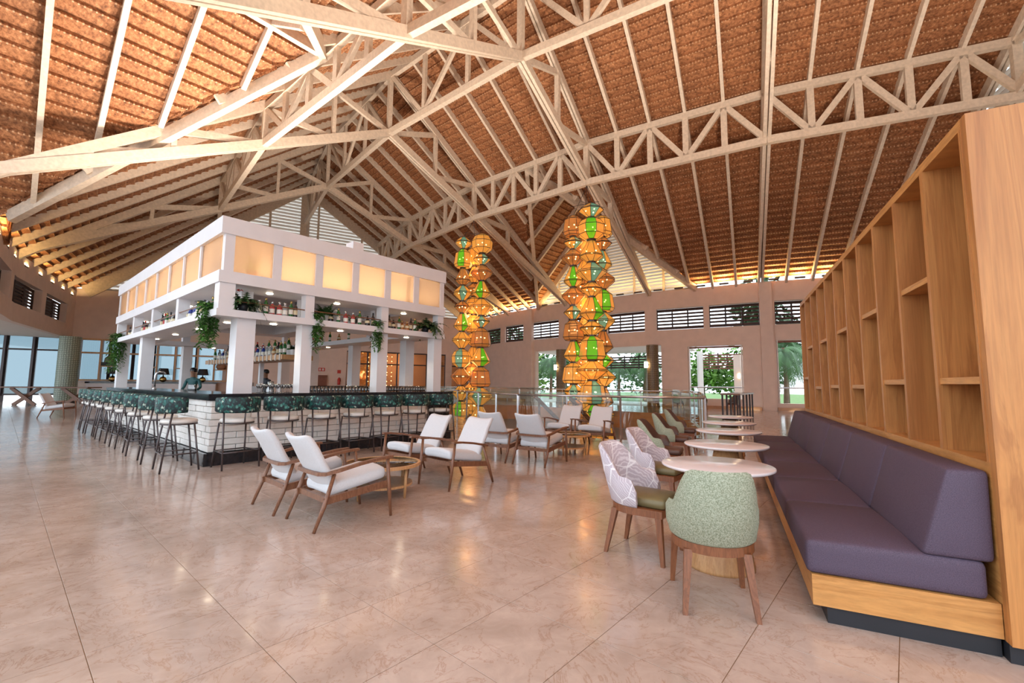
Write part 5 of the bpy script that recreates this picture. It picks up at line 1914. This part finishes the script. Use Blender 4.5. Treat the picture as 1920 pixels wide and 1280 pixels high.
def palm(loc, h, ln, nfr, label, droop=.9, m='palm'):
    t = thing('palm_tree', label, 'palm', loc, 0, 'palms beyond the terrace')
    MB().tube([(0, 0, 0), (.05, 0, h * .5), (0, .05, h)], [.16, .12, .10], 8).build('trunk', M['trunk'], t, True)
    mb = MB()
    for i in range(nfr):
        az = 2 * pi * i / nfr + random.random() * .4
        p = Vector((0, 0, h - random.uniform(0, .5)))
        L = ln * random.uniform(.75, 1.1)
        rise = random.uniform(.1, .9) * ln * .5
        hh = Vector((cos(az), sin(az), 0))
        sd = Vector((-sin(az), cos(az), 0))
        n = 16
        pts = [p + hh * L * (f - .3 * f * f) + Vector((0, 0, rise * f - droop * L * f * f)) for f in [k / n for k in range(n + 1)]]
        for k in range(n):
            a, b = pts[k], pts[k + 1]
            f = (k + .5) / n
            w = .55 * sin(pi * min(1, f * .9 + .12)) * ln / 2.2
            for sg in (-1, 1):
                tip = a + (b - a) * 1.6 + sd * sg * w + Vector((0, 0, -w * .8))
                mb.add([a, a + (b - a) * .45, tip], [(0, 1, 2)])
                tip2 = tip + (b - a) * .5
                mb.add([a + (b - a) * .5, b, tip2], [(0, 1, 2)])
    mb.build('fronds', M[m], t)
    return t
palm((3.6, 41.5, -.25), 4.0, 2.6, 18, 'feathery palm seen through the opening left of the mosaic column')
tree((1.8, 45.0, -.25), 5.5, 2.6, M['treegreen'], 'bright leafy tree behind the palm left of the mosaic column')
tree((5.6, 47.0, -.25), 6.0, 2.8, M['palm'], 'darker leafy tree between the chandeliers beyond the terrace')
palm((9.5, 40.0, -.25), 3.6, 2.6, 18, 'drooping palm behind the right-hand chandelier')
palm((11.6, 39.0, -.25), 3.9, 2.6, 18, 'dark palm right of the right-hand chandelier')
tree((13.5, 46.0, -.25), 5.5, 3.0, M['palm'], 'leafy tree far behind the right-hand mosaic column')
tree((17.0, 40.0, -.25), 4.2, 2.2, M['treegreen'], 'bright tree filling the left of the tall window')
tree((20.3, 39.5, -.25), 4.4, 2.3, M['treegreen'], 'bright tree filling the right of the tall window')
palm((17.4, 28.6, -.1), 3.9, 2.5, 22, 'dark hanging palm in the narrow opening beside the bookshelf', 1.1)
palm((20.5, 33.5, -.1), 5.2, 2.4, 16, 'tall palm reaching into the right edge of the tall window')

tree((-1.0, 50.0, -.25), 10.5, 4.2, M['fern'], 'tall dark tree behind the left-hand high louvre windows', 1500, .4)
tree((20.0, 34.5, -.25), 9.5, 3.0, M['fern'], 'tall dark tree added to darken the right-hand high louvre windows', 1300, .34)  # put in instead of a brown pergola roof, to darken these windows
# ================================================================== END WALL BEHIND THE BAR: display frame, console, warm room
WT = 2.985
def ew(r, z=0.0, inn=0.0):
    return P(r, 3, z) - outw * inn
ang_w = atan2(dirw.y, dirw.x)
dsp = thing('display_frame', 'oak lattice display frame in front of the frosted end window', 'display shelf', ew(66, 0, .25), ang_w)
def lx(r):
    return r - 66.0
for r in (69.8, 68.75, 67.8, 66.6, 65.85, 64.85, 63.6, 62.6, 61.8):
    MB().span(lx(r) - .05, lx(r) + .05, -.18, .18, 1.3, 4.0).build('upright', M['oakpale'], dsp)
for z in (1.36, 3.1, 3.96):
    MB().span(lx(61.75), lx(69.85), -.17, .17, z - .05, z + .05).build('rail', M['oakpale'], dsp)
for a, b, z in ((68.75, 67.8, 2.25), (66.6, 65.85, 2.25), (64.85, 63.6, 2.2), (62.6, 61.8, 2.15)):
    MB().span(lx(b), lx(a), -.16, .16, z - .03, z + .03).build('shelf', M['oakpale'], dsp)
wfr = struct(thing('window_50', 'frosted end window with dark posts behind the display frame', None))
MB().slab([ew(62.1, 1.3, -.2), ew(69.85, 1.3, -.2), ew(69.85, 4.0, -.2), ew(62.1, 4.0, -.2)], outw * .02).build('pane', M['frost'], wfr)
for r in (68.4, 67.2, 66.1, 64.9, 63.7):
    MB().beam(ew(r, 1.3, -.1), ew(r, 4.0, -.1), .16, .1).build('dark_post', M['frame_dark'], wfr)
con = thing('console', 'low dark console below the display frame', 'cabinet', ew(65, 0, .7), ang_w)
MB().span(-2.6, 4.2, -.25, .25, .0, 1.16).build('cabinet_body', M['white'], con)
MB().span(-2.65, 4.25, -.28, .28, 1.16, 1.26).build('console_top', M['black'], con)
def item(name, label, cat, r, z, prof, m, inn=.25, group=None):
    t = MB().lathe(prof, 18).build(name, m, None, True)
    t.location = ew(r, z, inn)
    tag(t, label, cat, group)
    return t
item('tall_vase', 'tall black teardrop vase in the display frame', 'vase', 64.25, 2.23, [(.12, 0), (.26, .25), (.3, .5), (.2, .9), (.07, 1.2), (.09, 1.3), (0, 1.3)], M['blackgloss'])
item('gourd_vase', 'clay double-gourd vase in the display frame', 'vase', 66.3, 2.28, [(.16, 0), (.24, .2), (.14, .38), (.2, .55), (.1, .75), (0, .75)], M['clay'])
item('clay_pot', 'round clay pot at the right of the display frame', 'pot', 62.2, 2.18, [(.2, 0), (.3, .15), (.28, .3), (.1, .42), (.12, .5), (0, .5)], M['clay'])
bk = thing('woven_basket', 'dark tray with a green-grey basket in the display frame', 'basket', ew(68.3, 2.28, .25), ang_w)
MB().span(-.42, .42, -.15, .15, 0, .24).build('tray', M['charcoal'], bk)
MB().lathe([(.3, .24), (.26, .5), (.12, .66), (0, .66)], 14).build('basket', plain('grey basket', (.16, .17, .13), .8), bk, True)
def tlamp(r, inn, z, label):
    t = thing('table_lamp', label, 'lamp', ew(r, z, inn), 0, 'table lamps with black shades')
    MB().lathe([(.06, 0), (.17, .08), (.2, .2), (.15, .32), (.04, .38), (.02, .55)], 16).build('base', M['brass'], t, True)
    MB().lathe([(.34, .50), (.25, .92), (.245, .92), (.335, .50)], 20).build('shade', M['charcoal'], t)
    MB().lathe([(0, .6), (.05, .62), (.05, .7), (0, .72)], 8).build('bulb', M['bulb'], t)
tlamp(68.0, .7, 1.26, 'black-shaded brass lamp at the left end of the console')
tlamp(65.4, .7, 1.26, 'black-shaded brass lamp in the middle of the console')
tlamp(63.2, .7, 1.26, 'black-shaded brass lamp at the right end of the console')

# glazed doors into a warmly lit room
dr1 = struct(thing('door_1', 'bronze-framed glass doors to the warm room behind the bar', None))
for r in (45.0, 46.75, 48.5, 49.4, 51.9, 53.6):
    MB().beam(ew(r, 0, -.15), ew(r, 3.95, -.15), .12, .1).build('frame_post', M['frame_dark'], dr1)
for z in (2.9, 3.9, .05):
    MB().beam(ew(45.0, z, -.15), ew(53.6, z, -.15), .08, .1).build('frame_rail', M['frame_dark'], dr1)
for a, b in zip((45.0, 46.75, 48.5, 49.4, 51.9), (46.75, 48.5, 49.4, 51.9, 53.6)):
    MB().slab([ew(a, .1, -.15), ew(b, .1, -.15), ew(b, 3.9, -.15), ew(a, 3.9, -.15)], outw * .01).build('pane', M['smoke'], dr1)
dr2 = struct(thing('door_2', 'bronze-framed glass door in the far corner', None))
for r in (42.75, 43.6, 44.4):
    MB().beam(ew(r, 0, -.15), ew(r, 3.95, -.15), .1, .1).build('frame_post', M['frame_dark'], dr2)
for z in (2.9, 3.9):
    MB().beam(ew(42.75, z, -.15), ew(44.4, z, -.15), .08, .1).build('frame_rail', M['frame_dark'], dr2)
MB().slab([ew(42.75, .1, -.15), ew(44.4, .1, -.15), ew(44.4, 3.9, -.15), ew(42.75, 3.9, -.15)], outw * .01).build('pane', M['smoke'], dr2)
room = struct(thing('wall_warm_room', 'warm cream walls of the room behind the glass doors', None))
RM = plain('cream interior', (.62, .48, .34), .8, var=.05)
def ewo(r, z, o):
    return P(r, 3, z) + outw * o
MB().slab([ewo(42.5, 0, 5), ewo(55, 0, 5), ewo(55, 4.2, 5), ewo(42.5, 4.2, 5)], outw * .1).build('back_wall', RM, room)
MB().slab([ewo(42.5, 4.2, .4), ewo(55, 4.2, .4), ewo(55, 4.2, 5), ewo(42.5, 4.2, 5)], (0, 0, .1)).build('room_ceiling', RM, room)
MB().slab([ewo(42.5, 0.0, .3), ewo(55, 0.0, .3), ewo(55, 0.0, 5), ewo(42.5, 0.0, 5)], (0, 0, -.1)).build('room_floor', M['marble'], room)
MB().slab([ewo(55, 0, .4), ewo(55, 0, 5), ewo(55, 4.2, 5), ewo(55, 4.2, .4)], dirw * .1).build('side_wall', RM, room)
MB().slab([ewo(42.4, 0, .4), ewo(42.4, 0, 5), ewo(42.4, 4.2, 5), ewo(42.4, 4.2, .4)], -dirw * .1).build('side_wall', RM, room)
ld = bpy.data.lights.new('room_glow', 'POINT'); ld.energy = 260; ld.color = (1, .76, .5); ld.shadow_soft_size = .4
l = bpy.data.objects.new('room_glow', ld); COL.objects.link(l); l.location = ewo(48.5, 3.4, 2.6)
sl = thing('string_lights', 'curtain of small string lights behind the glass doors', 'lights', ewo(50.6, 4.0, 1.2), ang_w)
sb = MB().lathe([(0, -.045), (.04, 0), (0, .045)], 6).mesh('bulb'); sb.materials.append(M['bulb'])
for i in range(6):
    x = -1.0 + i * .4
    MB().cone((x, 0, 0), (x, 0, -3.0), .006, .006, 4).build('wire', M['frame_dark'], sl)
    for j in range(7):
        o = link('bulb', sb, None, sl)
        o.location = (x, 0, -.3 - j * .42 - random.random() * .2)
# fire signs, extinguisher and a cabinet on the plaster between window and doors
def wallbox(name, label, cat, r, z, w, h, m, d=.06, extra=None):
    t = thing(name, label, cat, ew(r, z, d / 2), ang_w)
    MB().span(-w / 2, w / 2, -d / 2, d / 2, -h / 2, h / 2).build('body', m, t)
    return t
s1 = wallbox('fire_sign', 'red fire notice beside the glass doors', 'sign', 55.6, 2.35, .75, .26, M['red'])
for k in range(3):
    MB().span(-.3 + k * .22, -.16 + k * .22, -.035, .035, -.08, .08).build('pictogram', M['seatwhite'], s1)
wallbox('fire_sign', 'small red extinguisher sign above the extinguisher', 'sign', 54.15, 2.2, .26, .26, M['red'])
wallbox('hose_cabinet', 'brown hose cabinet low on the end wall', 'cabinet', 55.6, 1.35, 1.1, 1.1, M['slatbrown'], .2)
ex = thing('fire_extinguisher', 'red fire extinguisher hanging on the end wall', 'extinguisher', ew(54.15, 1.15, .14), 0)
MB().lathe([(.1, 0), (.11, .05), (.11, .45), (.05, .53), (.03, .6), (0, .6)], 14).build('cylinder', M['red'], ex, True)
MB().tube([(0, 0, .58), (.12, 0, .52), (.14, 0, .25)], .018, 6).build('hose', M['charcoal'], ex, True)

# ================================================================== FAR AND SIDE FURNITURE
xt = thing('trestle_table', 'long dark table on crossed legs by the left glazing', 'table', (-24.6, 24.2, 0), radians(8))
MB().span(-2.2, 2.0, -.5, .5, .92, .98).build('table_top', M['walnut'], xt)
for x in (-1.3, 1.1):
    for sg in (-1, 1):
        MB().beam((x - .6 * sg, .1 * sg, 0), (x + .6 * sg, .1 * sg, .92), .08, .16).build('crossed_leg', M['walnut'], xt)
ht = thing('high_table', 'long high table with dark stools beyond the balustrade', 'table', (9.4, 18.7, 0), radians(55))
MB().span(-1.9, 1.9, -.35, .35, 1.0, 1.06).build('table_top', M['walnut'], ht)
for x in (-1.75, -.85, .05, .95, 1.75):
    for y in (-.3, .3):
        MB().beam((x, y, 0), (x, y, 1.0), .06, .06).build('leg', M['frame_dark'], ht)
for i, (x, y, hd) in enumerate(((9.2, 25.0, 60), (10.3, 24.4, 200), (8.2, 26.2, 120), (11.6, 23.6, 240))):
    dup(gb, (x, y, 0), face(hd), 'brown-lined tub chair far beyond the void, %s of four by the mosaic column' % ORD[i])
bistro((9.9, 25.2, 0), 'round white-topped table beyond the void near the right-hand mosaic column')

# ================================================================== PEOPLE INSIDE THE BAR
def person(loc, rz, label, shirt, pants):
    t = thing('person', label, 'person', loc, rz)
    me = bpy.data.meshes.new('body')
    J = {'pel': (0, 0, .95), 'sp': (0, .01, 1.12), 'ch': (0, .0, 1.32), 'nk': (0, .0, 1.47), 'hd0': (0, .015, 1.54), 'hd1': (0, .03, 1.64), 'hd2': (0, .02, 1.71)}
    V = [J[k] for k in ('pel', 'sp', 'ch', 'nk', 'hd0', 'hd1', 'hd2')]
    R = [(.14, .10), (.125, .09), (.15, .10), (.055, .055), (.07, .08), (.08, .095), (.055, .065)]
    E = [(0, 1), (1, 2), (2, 3), (3, 4), (4, 5), (5, 6)]
    for sx in (-1, 1):
        o = len(V)
        V += [(sx * .17, 0, 1.40), (sx * .24, .02, 1.16), (sx * .2, .22, 1.05), (sx * .17, .30, 1.05)]
        R += [(.055, .055), (.042, .042), (.032, .032), (.035, .02)]
        E += [(2, o), (o, o + 1), (o + 1, o + 2), (o + 2, o + 3)]
        o = len(V)
        V += [(sx * .095, 0, .86), (sx * .1, .01, .48), (sx * .1, -.02, .08), (sx * .105, .12, .035)]
        R += [(.09, .09), (.058, .058), (.042, .042), (.035, .03)]
        E += [(0, o), (o, o + 1), (o + 1, o + 2), (o + 2, o + 3)]
    me.from_pydata(V, E, [])
    b = bpy.data.objects.new('body', me)
    COL.objects.link(b)
    b.parent = t
    b.modifiers.new('skin', 'SKIN')
    b.modifiers.new('sub', 'SUBSURF').levels = 2
    b.modifiers['sub'].render_levels = 2
    for i, r in enumerate(R):
        me.skin_vertices[0].data[i].radius = r
    me.skin_vertices[0].data[0].use_root = True
    # clothing and skin by height on the body itself
    m, nt, bs_ = newmat('clothes and skin')
    tc = coords(nt, 'obj')
    sx_ = nt.nodes.new('ShaderNodeSeparateXYZ')
    nt.links.new(tc.outputs[0], sx_.inputs[0])
    rp = ramp(nt, [(0.0, pants), (.485, shirt), (.735, (.30, .16, .10))])
    rp.color_ramp.interpolation = 'CONSTANT'
    mt = nt.nodes.new('ShaderNodeMath'); mt.operation = 'MULTIPLY'; mt.inputs[1].default_value = .5
    nt.links.new(sx_.outputs['Z'], mt.inputs[0])
    nt.links.new(mt.outputs[0], rp.inputs['Fac'])
    nt.links.new(rp.outputs[0], bs_.inputs['Base Color'])
    me.materials.append(m)
    def hf(p):
        return (p.x, p.y, p.z)
    MB().lathe([(.088, 0), (.102, .04), (.098, .09), (.06, .135), (0, .145)], 14, (0, -.0, 1.63)).build('hair', M['blackgloss'], t, True)
    for sx in (-1, 1):
        MB().lathe([(0, -.012), (.01, 0), (0, .012)], 6, (sx * .032, .118, 1.655)).build('eye', M['charcoal'], t)
    MB().lathe([(.016, 0), (.006, .045)], 6, (0, .122, 1.605)).build('nose', plain('skin', (.30, .16, .10), .6), t)
    return t
person(bar(1.75, 8.0), BRZ + 2.4, 'person with black hair in a teal shirt standing at the back of the bar', (.015, .10, .11), (.02, .02, .025))
person(bar(3.7, 7.6), BRZ + 2.0, 'person in dark clothing standing deep inside the bar', (.02, .03, .05), (.015, .015, .02))
